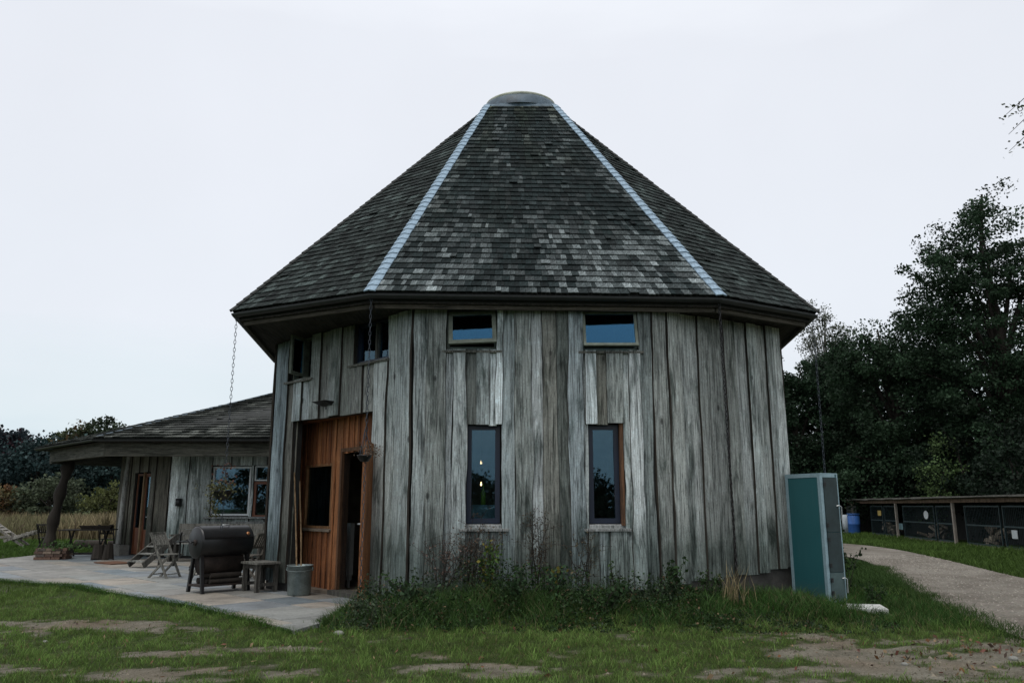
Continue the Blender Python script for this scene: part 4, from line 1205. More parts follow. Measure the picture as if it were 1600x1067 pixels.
# ---- plain small table beside it
tb = thing('small_table', 'low rough wooden table with four legs between barbecue and bucket', 'table', (-4.17, 13.70, 0.03), R(-46))
for k in range(4): part(MB().box((0, -0.165 + 0.11 * k, 0.455), (0.56, 0.103, 0.032)), 'top_board', M_furn, tb, WOODG)
for x in (-0.22, 0.22):
    for y in (-0.16, 0.16): part(MB().box((x, y, 0.22), (0.062, 0.062, 0.44)), 'leg', M_furn, tb, WOODD)
for y in (-0.16, 0.16): part(MB().box((0, y, 0.40), (0.378, 0.03, 0.07)), 'apron', M_furn, tb, WOODD)
part(MB().beam((-0.2, 0, 0.12), (0.2, 0, 0.12), 0.05, 0.03), 'stretcher', M_furn, tb, WOODD)
for x in (-0.22, 0.22): part(MB().box((x, 0, 0.12), (0.04, 0.258, 0.05)), 'end_stretcher', M_furn, tb, WOODD)

# ---- bucket with sticks
bk = thing('metal_bucket', 'galvanised metal bucket holding two long sticks by the entrance', 'bucket', (-3.36, 13.10, 0.03))
part(MB().lathe((0, 0, 0), [(0.001, 0.0), (0.17, 0.0), (0.178, 0.02), (0.195, 0.44), (0.205, 0.445), (0.205, 0.46), (0.19, 0.455), (0.172, 0.03), (0.001, 0.03)], 26), 'bucket_body', M_zinc, bk)
for s_ in (-1, 1): part(MB().box((s_ * 0.203, 0, 0.40), (0.015, 0.05, 0.05)), 'lug', M_zinc, bk)
part(MB().tube([(0.21 * math.cos(R(a_)), -0.02, 0.40 - 0.17 * math.sin(R(a_))) if False else (0.212 * math.cos(R(a_)), -0.215 * math.sin(R(a_)), 0.40 - 0.03 * math.sin(R(a_))) for a_ in range(0, 181, 15)], 0.005, 5), 'bail', M_zinc, bk)
for (x, y, tx, ty, tz, lb_) in ((-3.40, 13.14, -3.62, 13.42, 1.95, 'longer bamboo stick leaning out of the metal bucket'), (-3.33, 13.12, -3.50, 13.33, 1.80, 'shorter bamboo stick leaning out of the metal bucket')):
    st_ = MB().tube([(x, y, 0.07), ((x + tx) / 2 + 0.01, (y + ty) / 2, 0.95), (tx, ty, tz)], [0.014, 0.013, 0.011], 7)
    tag(st_.build('stick', M_furn, None, None, (0.30, 0.20, 0.11)), lb_, 'stick')

# ---- long settle against the wing
sb = thing('wooden_settle', 'long weathered wooden settle with tall plank back below the white window', 'bench', (-7.45, 20.85, 0.03), math.atan2(-1.0, 6.4))
for k in range(3): part(MB().box((0, 0.20 + 0.012 * k, 0.57 + 0.145 * k), (2.5, 0.03, 0.138)), 'back_board', M_furn, sb, WOODG)
for k in range(3): part(MB().box((0, -0.20 + 0.13 * k, 0.45), (2.5, 0.122, 0.035)), 'seat_board', M_furn, sb, (0.24, 0.24, 0.22))
for x in (-1.2, 0.0, 1.2):
    part(MB().box((x, -0.05, 0.215), (0.06, 0.40, 0.43)), 'leg', M_furn, sb, WOODD)
for x in (-1.22, 1.22): part(MB().box((x, -0.03, 0.64), (0.05, 0.42, 0.05)), 'armrest', M_furn, sb, WOODG)

# ---- folding slatted chairs
def folding_chair(label, loc, rz, col=WOODG, mat_=M_furn):
    c_ = thing('folding_chair', label, 'chair', loc, rz, 'folding garden chairs')
    for k in range(5): part(MB().box((0.04 + 0.075 * k - 0.15, 0, 0.44), (0.06, 0.40, 0.018)), 'seat_slat', mat_, c_, col)
    for s_ in (-1, 1):
        part(MB().beam((0.20, s_ * 0.20, 0.0), (-0.26, s_ * 0.20, 0.86), 0.028, 0.04, (1, 0, 0)), 'back_leg', mat_, c_, col)
        part(MB().beam((-0.24, s_ * 0.17, 0.0), (0.20, s_ * 0.17, 0.43), 0.026, 0.038, (1, 0, 0)), 'front_leg', mat_, c_, col)
    for k in range(6): part(MB().beam((-0.135, -0.15 + 0.06 * k, 0.60), (-0.245, -0.15 + 0.06 * k, 0.82), 0.035, 0.014, (1, 0, 0)), 'back_slat', mat_, c_, col)
    for z in (0.60, 0.84): part(MB().box((-0.26 + (0.86 - z) * 0.535, 0, z), (0.022, 0.372, 0.045)), 'back_rail', mat_, c_, col)
    part(MB().beam((-0.17, -0.157, 0.07), (-0.17, 0.157, 0.07), 0.03, 0.02), 'stretcher', mat_, c_, (0.28, 0.28, 0.26))
    part(MB().beam((0.16, -0.184, 0.07), (0.16, 0.184, 0.07), 0.03, 0.02), 'stretcher', mat_, c_, (0.28, 0.28, 0.26))
    return c_
folding_chair('folding wooden chair left of the barbecue, nearest to the wooden steps', (-6.82, 16.25, 0.03), R(-15))
folding_chair('folding wooden chair half hidden behind the left end of the barbecue', (-5.95, 16.1, 0.03), R(170))
folding_chair('folding wooden chair between the settle and the small dark table', (-6.35, 18.9, 0.03), R(-80), WOODD)
folding_chair('folding wooden chair behind the right end of the barbecue', (-5.00, 15.9, 0.03), R(160), (0.13, 0.115, 0.095))
folding_chair('dark slatted chair behind the brick planter and crooked post', (-14.55, 25.6, 0.0), R(95), DARKW)
folding_chair('dark slatted chair on the grass behind the folding picnic table', (-12.15, 24.6, 0.0), R(100), DARKW)

def x_table(name, label, loc, rz, lx, ly, h, col):
    t_ = thing(name, label, 'table', loc, rz)
    n_ = max(3, int(ly / 0.1))
    for k in range(n_): part(MB().box((0, -ly / 2 + ly * (k + 0.5) / n_, h - 0.015), (lx, ly / n_ - 0.012, 0.026)), 'top_slat', M_furn, t_, col)
    for s_ in (-1, 1):
        x = s_ * lx * 0.33
        part(MB().beam((x, -ly * 0.42, 0.0), (x, ly * 0.40, h - 0.03), 0.035, 0.045, (0, 1, 0)), 'crossed_leg', M_furn, t_, col)
        part(MB().beam((x + 0.04, ly * 0.42, 0.0), (x + 0.04, -ly * 0.40, h - 0.03), 0.035, 0.045, (0, 1, 0)), 'crossed_leg', M_furn, t_, col)
    for s_ in (-1, 1): part(MB().beam((-lx * 0.33, s_ * ly * 0.36, 0.08), (lx * 0.33, s_ * ly * 0.36, 0.08), 0.03, 0.03), 'stretcher', M_furn, t_, col)
    return t_
x_table('folding_table', 'small dark folding table in front of the settle', (-6.75, 18.0, 0.03), R(60), 0.6, 0.5, 0.66, DARKW)
x_table('picnic_table', 'dark folding picnic table with crossed legs under the porch corner', (-11.85, 22.9, 0.03), R(12), 1.35, 0.75, 0.74, DARKW)

# planter tray with spiky plant on the picnic table
tr = thing('planter_tray', 'dark tray of soil with spiky plant on the picnic table', 'planter', (-11.65, 22.95, 0.77), R(12))
mb = MB()
mb.loft([[(-0.36, -0.14, 0), (0.36, -0.14, 0), (0.36, 0.14, 0), (-0.36, 0.14, 0)], [(-0.42, -0.17, 0.10), (0.42, -0.17, 0.10), (0.42, 0.17, 0.10), (-0.42, 0.17, 0.10)], [(-0.39, -0.14, 0.09), (0.39, -0.14, 0.09), (0.39, 0.14, 0.09), (-0.39, 0.14, 0.09)]])
mb.add([(-0.39, -0.14, 0.085), (0.39, -0.14, 0.085), (0.39, 0.14, 0.085), (-0.39, 0.14, 0.085)], [(0, 1, 2, 3)])
part(mb, 'tray', M_soil, tr)
mb = MB()
for k in range(16):
    x0 = rl.uniform(0.05, 0.3); a_ = rl.uniform(0, 6.28); h_ = rl.uniform(0.15, 0.42); o = rl.uniform(0.02, 0.12)
    mb.add([(x0 - 0.02, 0, 0.08), (x0 + 0.02, 0, 0.08), (x0 + o * math.cos(a_), o * math.sin(a_), 0.08 + h_)], [(0, 1, 2)], (0.16, 0.13, 0.07))
part(mb, 'leaves', M_dry, tr)

# ---- wooden steps
stp = thing('wooden_steps', 'small set of open wooden steps by the wing door', 'steps', (-8.55, 18.75, 0.03), R(62))
for s_ in (-1, 1): part(MB().beam((0.0, s_ * 0.25, 0.06), (0.85, s_ * 0.25, 0.66), 0.04, 0.13), 'stringer', M_furn, stp, WOODD)
for k in range(4): part(MB().box((0.08 + 0.22 * k, 0, 0.14 + 0.155 * k), (0.20, 0.455, 0.028)), 'tread', M_furn, stp, (0.23, 0.23, 0.21))
for s_ in (-1, 1): part(MB().box((0.82, s_ * 0.25, 0.285), (0.05, 0.035, 0.57)), 'rear_leg', M_furn, stp, WOODD)

# ---- doormat, split logs, brick planter
tag(MB().prism([(-0.46, -0.27), (0.46, -0.29), (0.47, 0.27), (-0.45, 0.28)], 0.0, 0.022).build('doormat', M_mat, None, Matrix.Translation((-9.75, 20.2, 0.034)) @ Matrix.Rotation(R(-38), 4, 'Z')), 'rust brown doormat lying on the flagstones by the wing door', 'doormat')
for (x, y, rz, h_, lb_) in ((-10.85, 21.55, 0.4, 0.36, 'left of two upright split logs by the footing block'), (-10.55, 21.5, 1.2, 0.40, 'right of two upright split logs by the footing block')):
    mb = MB(); rings = []
    for z in (0, h_ * 0.5, h_ * 0.85, h_):
        rr = 0.17 * (1 - 0.25 * (z / h_))
        rings.append([(rr * math.cos(2 * math.pi * k / 9) * (1 + 0.2 * mnoise.noise((k, z * 4, x))), rr * 0.7 * math.sin(2 * math.pi * k / 9), z + 0.04 * math.cos(k)) for k in range(9)])
    mb.loft(rings); mb.f.append([27 + k for k in range(9)]); mb.fc.append(None); mb.sm.append(False)
    tag(mb.build('split_log', M_bark, None, Matrix.Translation((x, y, 0.02)) @ Matrix.Rotation(rz, 4, 'Z')), lb_, 'log', 'split logs by the footing block')
bp = thing('brick_planter', 'low square planter of old bricks at the foot of the crooked post', 'planter', (-12.1, 21.9, 0.03), R(8))
BR = [(0.15, 0.095, 0.072), (0.11, 0.075, 0.06), (0.22, 0.17, 0.13), (0.10, 0.085, 0.075), (0.17, 0.13, 0.10)]
bm_ = MB().box((0, 0, 0), (0.205, 0.10, 0.062)).mesh('brick')
bricks = {}
for i, cc in enumerate(BR):
    bm_ = MB().box((0, 0, 0), (0.205, 0.10, 0.062), None, cc).mesh('brick'); bricks[i] = bm_
for c_ in range(4):
    z = 0.034 + 0.072 * c_; o = 0.107 * (c_ % 2)
    for k in range(3):
        x = -0.33 + 0.215 * k + o * 0.5
        for y in (-0.32, 0.32):
            if c_ == 3 and rl.random() < 0.3: continue
            link('brick', bricks[rl.randrange(5)], M_brick, bp, WM[bp.name] @ Matrix.Translation((x + rl.uniform(-.006, .006), y + rl.uniform(-.012, .012), z)) @ Matrix.Rotation(rl.uniform(-.04, .04), 4, 'Z'))
    for k in range(2):
        for x in (-0.41, 0.26):
            link('brick', bricks[rl.randrange(5)], M_brick, bp, WM[bp.name] @ Matrix.Translation((x, -0.15 + 0.23 * k + o * 0.3, z)) @ Matrix.Rotation(R(90) + rl.uniform(-.04, .04), 4, 'Z'))
part(MB().box((-0.075, 0, 0.13), (0.52, 0.5, 0.2)), 'soil', M_soil, bp)
pts = rng.normal(size=(260, 3)) * np.array([0.32, 0.22, 0.09]) + np.array([-12.1, 22.05, 0.33]); pts[:, 2] = np.abs(pts[:, 2] - 0.28) + 0.28
tag(leaf_soup(pts, rng.uniform(0.05, 0.1, 260), rng.uniform(0.6, 1.4, (260, 1)) * np.array([[0.05, 0.09, 0.03]]), 'ground_ivy', M_leaf), 'green ivy growing over the brick planter', 'plant')

# ---- logs on the grass beyond, lounger
for (x, y, L_, r_, rz, lb_) in ((-14.0, 27.2, 0.9, 0.17, 0.1, 'left cut log lying on grass behind the picnic table'), (-12.25, 26.9, 0.8, 0.22, 2.9, 'right thick cut log lying on grass behind the picnic table'), (-13.2, 27.6, 0.7, 0.15, 0.4, 'thin cut log lying on grass between the thicker logs')):
    M_ = Matrix.Translation((x, y, r_ - 0.03)) @ Matrix.Rotation(rz, 4, 'Z')
    l_ = thing('cut_log', lb_, 'log', (x, y, r_ - 0.03), rz, 'cut logs on the grass')
    part(MB().tube([(-L_ / 2, 0, 0), (0, 0.01, 0.0), (L_ / 2, 0, 0)], [r_, r_ * 0.97, r_ * 0.95], 12, caps=False), 'bark', M_bark, l_)
    for s_ in (-1, 1): part(MB().lathe((s_ * L_ / 2, 0, 0), [(0.001, 0), (r_ * 0.97, 0), (r_ * 0.97, -0.005)], 12, False, None, Matrix.Rotation(R(90), 3, 'Y')), 'cut_end', M_furn, l_, (0.33, 0.24, 0.17))
lg = thing('garden_lounger', 'grey wooden lounger on the lawn at the left edge', 'lounger', (-17.7, 28.9, 0.0), R(10))
for s_ in (-1, 1):
    part(MB().beam((-0.95, s_ * 0.3, 0.30), (0.15, s_ * 0.3, 0.36), 0.05, 0.08), 'side_rail', M_furn, lg, (0.26, 0.24, 0.21))
    part(MB().beam((0.55, s_ * 0.26, 0.03), (-0.75, s_ * 0.26, 0.92), 0.05, 0.08), 'back_rail', M_furn, lg, (0.26, 0.24, 0.21))
    part(MB().beam((-0.05, s_ * 0.34, 0.20), (0.85, s_ * 0.34, 0.50), 0.05, 0.07), 'foot_rail', M_furn, lg, (0.30, 0.28, 0.25))
    part(MB().beam((-0.8, s_ * 0.3, 0.0), (-0.8, s_ * 0.3, 0.30), 0.06, 0.06), 'leg', M_furn, lg, (0.2, 0.19, 0.17))
for k in range(7): part(MB().box((-0.05 + 0.14 * k, 0, 0.26 + 0.047 * k), (0.10, 0.64, 0.02)), 'seat_slat', M_furn, lg, (0.30, 0.28, 0.25))
for k in range(5): part(MB().box((-0.10 - 0.14 * k, 0, 0.51 + 0.095 * k), (0.09, 0.48, 0.02), Matrix.Rotation(R(34), 3, 'Y')), 'back_slat', M_furn, lg, (0.27, 0.25, 0.22))

# ---- hanging baskets
def basket(label, loc, r_, foliage):
    b_ = thing('hanging_basket', label, 'basket', loc)
    part(MB().lathe((0, 0, 0), [(0.001, -r_ * 0.9), (r_ * 0.6, -r_ * 0.75), (r_ * 0.95, -r_ * 0.2), (r_, 0.0), (r_ * 1.05, 0.01), (r_ * 0.95, 0.0), (r_ * 0.5, -0.02), (0.001, -0.01)], 16), 'bowl', M_black, b_)
    for k in range(3):
        a_ = k * 2.1
        part(MB().tube([(r_ * math.cos(a_), r_ * math.sin(a_), 0), (0, 0, 0.38)], 0.004, 4), 'hanger', M_chain, b_)
    P_, S_, T_ = foliage
    leaf_soup(P_ + np.array(loc), S_, T_, 'foliage', M_leaf, b_, droop=0.5)
    return b_
n = 420
P_ = rng.normal(size=(n, 3)) * np.array([0.11, 0.09, 0.07]) + np.array([-0.02, 0, 0.02])
P2 = np.stack([-0.10 + rng.normal(size=180) * 0.05, rng.normal(size=180) * 0.05, rng.uniform(-0.38, 0.05, 180)], 1)
P3 = np.stack([rng.normal(size=60) * 0.09 + 0.05, rng.normal(size=60) * 0.05, rng.uniform(0.1, 0.42, 60)], 1)
P_ = np.concatenate([P_, P2, P3]); n = len(P_)
T_ = rng.uniform(0.5, 1.5, (n, 1)) * np.array([[0.10, 0.10, 0.045]]); T_[-60:] = np.array([0.12, 0.06, 0.045])
basket('hanging basket with trailing yellowing plant on the left rain chain', (-4.40, 12.30, 1.62), 0.15, (P_, rng.uniform(0.025, 0.055, n), T_))
n = 160
P_ = rng.normal(size=(n, 3)) * np.array([0.10, 0.05, 0.06]) + np.array([0.08, -0.03, 0.06])
basket('small dark hanging pot with dried flowers in front of the open door', (-2.04, 11.10, 2.08), 0.10, (P_, rng.uniform(0.02, 0.04, n), rng.uniform(0.5, 1.4, (n, 1)) * np.array([[0.13, 0.10, 0.075]])))

# ================================================================== cabinet by the right corner
CA, CB, CC = Vector((4.27, 12.61)), Vector((4.56, 11.97)), Vector((4.87, 12.11))
CD = CA + (CC - CB)
cb = thing('metal_cabinet', 'tall teal metal cabinet with pale edge trim beside the gravel track', 'cabinet', ((CA.x + CC.x) / 2, (CA.y + CC.y) / 2, 0))
HT = 1.87
MB().prism([tuple(p) for p in (CA, CB, CC, CD)], 0.02, HT - 0.005).build('carcass', M_teal, cb)
fs = [Facet(CA, CB), Facet(CB, CC), Facet(CC, CD), Facet(CD, CA)]
for i, fc_ in enumerate(fs):
    w = 0.048
    for (u0, u1, z0, z1) in ((-0.006, w, 0.02, HT), (fc_.L - w, fc_.L + 0.006, 0.02, HT), (w, fc_.L - w, HT - w, HT), (w, fc_.L - w, 0.02, 0.02 + w)):
        if i == 1 and u0 > 0.1 and z0 == 0.02 and z1 == HT: w2 = 0.02; u0 = fc_.L - w2
        slab_mb(fc_, u0, u1, -0.002, 0.006, z0, z1).build('edge_trim', M_alu, cb)
df_ = fs[1]
for (z0, z1, m_) in ((1.03, 1.815, M_tealshade), (0.46, 1.022, M_tealshade), (0.075, 0.452, M_alu)):
    d_ = slab_mb(df_, 0.052, df_.L - 0.026, 0.001, 0.018, z0, z1).build('locker_door', m_ if m_ is not M_alu else simple('grey_green_locker_door', (0.07, 0.105, 0.105), 0.45, 0.1, 0.25, 3, 0.02), cb)
    for zz in ((z0 + 0.1, z1 - 0.1) if z1 - z0 > 0.3 else (z0 + 0.08,)):
        slab_mb(df_, 0.042, 0.082, 0.018, 0.036, zz - 0.03, zz + 0.03).build('hinge', M_black, d_)
for z in (1.36, 0.33):
    MB().tube([df_.P(df_.L - 0.07, 0.02, z + 0.04), df_.P(df_.L - 0.05, 0.05, z + 0.05), df_.P(df_.L - 0.01, 0.05, z + 0.03), df_.P(df_.L - 0.01, 0.045, z - 0.16)], 0.009, 6).build('latch', M_steel, cb)
MB().prism([tuple(p) for p in [CA + (CA - CC) * 0.01, CB + (CB - CD) * 0.01, CC + (CC - CA) * 0.01, CD + (CD - CB) * 0.01]], HT - 0.004, HT + 0.012).build('top_cap', M_alu, cb)
tag(MB().prism([(4.45, 11.25), (5.02, 11.12), (5.16, 11.68), (4.60, 11.80)], -0.02, 0.055).build('paving_slab', M_palestone), 'pale concrete slab lying in the grass in front of the teal cabinet', 'slab')

# ================================================================== long row of cages beyond the track
SF = Facet((18.15, 43.4), (15.35, 21.0))
sh = thing('cage_shed', 'long low open-fronted cage shed under the dark trees', 'shed', (16.8, 32, 0))
D_ = -2.2
mb = MB()
q = [SF.P(u, d, z) for (d, z) in ((0.35, 1.70), (D_ - 0.2, 1.50)) for u in (-0.4, SF.L + 0.4)]
mb.add(q, [(0, 1, 3, 2)]); mb.add([p + Vector((0, 0, 0.035)) for p in q], [(0, 2, 3, 1)])
mb.add([q[0], q[1], q[1] + Vector((0, 0, 0.035)), q[0] + Vector((0, 0, 0.035))], [(0, 1, 2, 3)])
rfo = mb.build('roof_sheet', M_tin, sh)
rl = random.Random(4)
u = -0.4
while u < SF.L:
    L_ = rl.uniform(0.7, 1.3)
    slab_mb(SF, u, min(u + L_ - 0.04, SF.L + 0.4), 0.36, 0.42, 1.70 + rl.uniform(-0.015, 0.02), 1.745 + rl.uniform(0, 0.02)).build('roof_edge_sheet', M_tin, rfo); u += L_
slab_mb(SF, -0.3, SF.L + 0.3, 0.10, 0.16, 1.53, 1.665).build('front_beam', M_furn, sh, None, (0.19, 0.13, 0.09))
slab_mb(SF, -0.3, SF.L + 0.3, D_, D_ + 0.05, 0.0, 1.52).build('back_wall', M_core, sh)
for u in (0.0, SF.L): slab_mb(SF, u, u + 0.05, D_, 0.0, 0.0, 1.52).build('end_wall', M_core, sh)
def u_of(y): return (43.4 - y) / 22.4 * SF.L
for y in (42.9, 36.3, 30.2, 24.2):
    u = u_of(y); slab_mb(SF, u - 0.05, u + 0.05, 0.09, 0.18, 0.0, 1.52).build('post', M_furn, sh, None, (0.38, 0.33, 0.28))
for (a_, b_) in ((40.4, 38.6), (38.4, 36.6), (35.9, 32.4), (32.2, 30.5), (29.6, 26.9), (26.7, 24.4), (24.0, 21.5)):
    u0, u1 = u_of(a_), u_of(b_)
    cg = frame_mb(SF, u0, u1, 0.08, 1.42, 0.0, 0.05, 0.05).build('cage_front', M_mesh, sh)
    slab_mb(SF, u0 + 0.05, u1 - 0.05, -0.045, -0.005, 0.72, 0.77).build('mid_rail', M_mesh, cg)
    w = MB()
    k = u0 + 0.12
    while k < u1 - 0.06:
        q = slab_mb(SF, k, k + 0.012, -0.03, -0.018, 0.13, 1.37); w.add(q.v, q.f); k += 0.12
    w.build('cage_bars', M_mesh, cg)
    slab_mb(SF, u0, u1, -0.1, 0.06, -0.02, 0.075).build('base_rail', M_furn, cg, None, (0.20, 0.17, 0.14))
# far wire panel
wp = MB()
for k in range(9):
    q = slab_mb(SF, 0.1 + k * 0.2, 0.118 + k * 0.2, 0.3, 0.318, 0.1, 1.4); wp.add(q.v, q.f)
for k in range(8):
    q = slab_mb(SF, 0.1, 1.72, 0.302, 0.316, 0.1 + k * 0.18, 0.116 + k * 0.18); wp.add(q.v, q.f)
tag(wp.build('wire_panel', M_steel), 'loose wire mesh panel leaning at the far end of the cage shed', 'panel')
bn = thing('water_barrel', 'blue and white plastic barrel at the far end of the cage shed', 'barrel', SF.P(u_of(41.2), 0.6, 0))
x, y, _ = SF.P(u_of(41.2), 0.6, 0)
MB().lathe((x, y, 0.0), [(0.001, 0.02), (0.26, 0.02), (0.29, 0.1), (0.29, 0.5), (0.30, 0.52), (0.29, 0.54), (0.29, 0.93), (0.25, 0.98), (0.001, 0.98)], 20).build('barrel_body', M_blue, bn)
MB().lathe((x, y, 0.0), [(0.001, 0.985), (0.31, 0.985), (0.31, 1.03), (0.001, 1.04)], 20).build('lid', M_blue, bn)
tag(MB().lathe(SF.P(u_of(41.9), 0.75, 0), [(0.001, 0.02), (0.22, 0.02), (0.22, 0.96), (0.001, 0.98)], 16).build('white_drum', simple('dirty_white_plastic', (0.36, 0.40, 0.42), 0.6)), 'pale plastic drum standing beside the blue barrel', 'drum')
for (y, z, w, h_, m_, lb_) in ((33.2, 1.05, 0.24, 0.34, M_white, 'white oval notice on the middle cage'), (39.0, 1.08, 0.24, 0.24, simple('yellow_card', (0.45, 0.33, 0.10), 0.7), 'small yellow notice on the far cage'), (26.0, 0.52, 0.18, 0.26, M_white, 'white square notice low on the nearest cage'), (36.3, 0.52, 0.30, 0.26, M_tealbox, 'teal notice low on the second cage')):
    u = u_of(y); c_ = SF.P(u, 0.02, z)
    mb = MB(); nn = 12
    ro = [(u + w * math.cos(2 * math.pi * k / nn), z + h_ / 2 * math.sin(2 * math.pi * k / nn)) for k in range(nn)] if 'oval' in lb_ else [(u - w, z - h_ / 2), (u + w, z - h_ / 2), (u + w, z + h_ / 2), (u - w, z + h_ / 2)]
    mb.loft([[SF.P(a_, 0.004, b_) for a_, b_ in ro], [SF.P(a_, 0.018, b_) for a_, b_ in ro]]); nn = len(ro)
    mb.add([SF.P(a_, 0.018, b_) for a_, b_ in ro], [tuple(range(nn))])
    tag(mb.build('notice', m_), lb_, 'notice')
for k, (y, lb_) in enumerate(((33.6, 'pile of pale split firewood in the middle cage'), (28.0, 'pile of pale split firewood in the nearer cage'), (38.9, 'pile of split firewood in the far cage'))):
    wpile = thing('firewood_pile', lb_, 'firewood', SF.P(u_of(y), -0.7, 0), 0)
    for q in range(16):
        c_ = SF.P(u_of(y) + rl.uniform(-0.9, 0.9), -0.5 + rl.uniform(-0.2, 0.3), 0.12 + rl.uniform(0, 0.5)); d_ = Vector((rl.uniform(-1, 1), rl.uniform(-1, 1), rl.uniform(-0.6, 0.8))).normalized() * 0.22
        MB().beam(c_ - d_, c_ + d_, 0.12, 0.09).build('log', M_furn, wpile, None, rl.choice([(0.4, 0.34, 0.26), (0.2, 0.16, 0.12), (0.3, 0.25, 0.2)]))

# ================================================================== vegetation
def tree(name, label, loc, lobes, nclump, per, leaf, tone, tr=0.2, group=None, spread=0.55, trunk_h=None, bark=M_bark, limbs=14, var=0.5, kind=None, tone2=None, p2=0.0, dens=1.0):
    """lobes: (cx, cy, cz, rx, ry, rz) around the foot; clumps of leaves fill them unevenly"""
    t_ = thing(name, label, 'tree' if 'tree' in name or 'wood' in name else 'bush', loc, 0, group)
    L = np.array(lobes, float); vol = L[:, 3] * L[:, 4] * L[:, 5]; vol = vol ** 0.75
    pick = rng.choice(len(L), nclump, p=vol / vol.sum())
    d = rng.normal(size=(nclump, 3)); d /= np.linalg.norm(d, axis=1)[:, None]
    rr = rng.uniform(0.25, 1.0, (nclump, 1)) ** 0.45 * rng.uniform(0.82, 1.14, (nclump, 1))
    C = L[pick, :3] + d * L[pick, 3:] * rr
    C[:, 2] = np.maximum(C[:, 2], 0.25)
    cs = spread * rng.uniform(0.6, 1.35, (nclump, 1))
    per = int(per * dens); bd = rng.normal(size=(nclump, per, 3)); bd /= np.linalg.norm(bd, axis=2)[..., None]
    P = (C[:, None, :] + bd * (rng.random((nclump, per, 1)) ** 0.5) * 1.55 * cs[:, None, :] * np.array([1, 1, 0.6])).reshape(-1, 3)
    P[:, 2] = np.maximum(P[:, 2], 0.05)
    ct = rng.uniform(1 - var, 1 + var, (nclump, 1))
    tones = np.repeat(ct, per, 0) * rng.uniform(0.7, 1.3, (nclump * per, 1)) * np.array([tone])
    if tone2 is not None:
        mk = np.repeat(rng.random(nclump) < p2, per); tones[mk] = rng.uniform(0.6, 1.3, (mk.sum(), 1)) * np.array([tone2])
    S = leaf * rng.uniform(0.6, 1.35, nclump * per)
    leaf_soup(P + np.array(loc), S, tones, 'crown', M_leaf, t_)
    top = max(l[2] + l[5] * 0.55 for l in lobes) if trunk_h is None else trunk_h
    mb = MB(); q = rng.uniform(-0.25, 0.25, (6, 2)); q[0] = 0
    pts = [Vector((loc[0] + q[i][0] * i * 0.4, loc[1] + q[i][1] * i * 0.4, loc[2] + top * i / 5)) for i in range(6)]
    mb.tube(pts, [tr * (1 - 0.17 * i) for i in range(6)], 8)
    for k in rng.choice(nclump, min(limbs, nclump), replace=False):
        e_ = Vector(C[k]) + Vector(loc)
        f = min(0.85, max(0.15, (e_.z - loc[2]) / top * 0.6)) * 5; i0 = min(int(f), 4)
        s_ = pts[i0].lerp(pts[i0 + 1], f - i0)
        md = s_.lerp(e_, 0.5) + Vector((0, 0, 0.15 * (e_ - s_).length))
        mb.tube([s_, md, e_], [tr * 0.42, tr * 0.25, tr * 0.06], 5, caps=False)
    mb.build('trunk', bark, t_)
    return t_

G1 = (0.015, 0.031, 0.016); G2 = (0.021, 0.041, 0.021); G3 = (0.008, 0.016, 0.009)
WD = 'trees of the dark wood'
# --- the wood on the right
tree('broadleaf_tree', 'tallest dark tree rising above the wood at the right', (24.0, 38.5, 0), [(0, 0, 8.5, 4.4, 3.5, 6), (0.2, 0, 13.8, 2.2, 2.2, 3.0), (0.3, 0, 16.2, 1.1, 1.1, 1.5), (-2.5, 0, 11.8, 2.0, 2, 2.4), (-1.5, 0, 13.8, 1.5, 1.5, 1.6), (2.2, 0, 13.0, 2.0, 2, 2.8), (-3.2, 0, 9.6, 2.0, 2, 2.4), (0, 0, 4, 5, 4, 4)], 600, 60, 0.15, G2, 0.35, WD, 0.5, limbs=40, dens=2.0)
tree('broadleaf_tree', 'rounded dark tree left of the tallest tree in the wood', (20.6, 42.5, 0), [(0, 0, 6.2, 3.6, 3.2, 4.8), (-1.4, 0, 8.8, 2.2, 2, 2.2), (1.4, 0, 9.6, 2.2, 2, 2.4), (0, 0, 3, 4, 3.5, 3)], 420, 60, 0.16, G2, 0.3, WD, 0.5, limbs=22, dens=1.9)
tree('broadleaf_tree', 'lower dark tree beside the right eave of the house', (16.8, 47.5, 0), [(0, 0, 5.0, 3.4, 3, 4.4), (-1.6, 0, 8.0, 2.0, 2, 2.4), (1.8, 0, 7.9, 2.0, 2, 2.4), (0, 0, 2.5, 4.2, 3.5, 2.6)], 400, 60, 0.17, G1, 0.28, WD, 0.5, limbs=20, dens=1.8)
tree('broadleaf_tree', 'dark tree filling the wood behind the chain and cabinet', (20.2, 50.5, 0), [(0, 0, 6.5, 3.6, 3, 4.6), (1.2, 0, 9.4, 2.0, 2, 1.8), (0, 0, 3, 4.5, 3.5, 3)], 360, 60, 0.19, G2, 0.28, WD, 0.55, limbs=18, dens=1.6)
tree('broadleaf_tree', 'dark tree at the right edge with a few rusty leaves', (26.4, 35.5, 0), [(0, 0, 7, 3.4, 3, 6), (0.4, 0, 11.6, 2.2, 2, 2.6), (0, 0, 3.5, 4, 3.5, 3.5)], 420, 60, 0.15, G1, 0.3, WD, 0.5, limbs=20, tone2=(0.12, 0.075, 0.028), p2=0.08, dens=1.9)
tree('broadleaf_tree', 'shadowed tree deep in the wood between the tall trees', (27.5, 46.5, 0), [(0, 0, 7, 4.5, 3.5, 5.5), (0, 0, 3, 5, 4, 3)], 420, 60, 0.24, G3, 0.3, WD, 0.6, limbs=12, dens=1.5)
tree('broadleaf_tree', 'shadowed tree deep in the wood behind the rounded tree', (24.2, 52, 0), [(0, 0, 6, 4.5, 3.5, 5.5), (0, 0, 3, 5, 4, 3)], 420, 60, 0.24, G3, 0.3, WD, 0.6, limbs=12, dens=1.5)
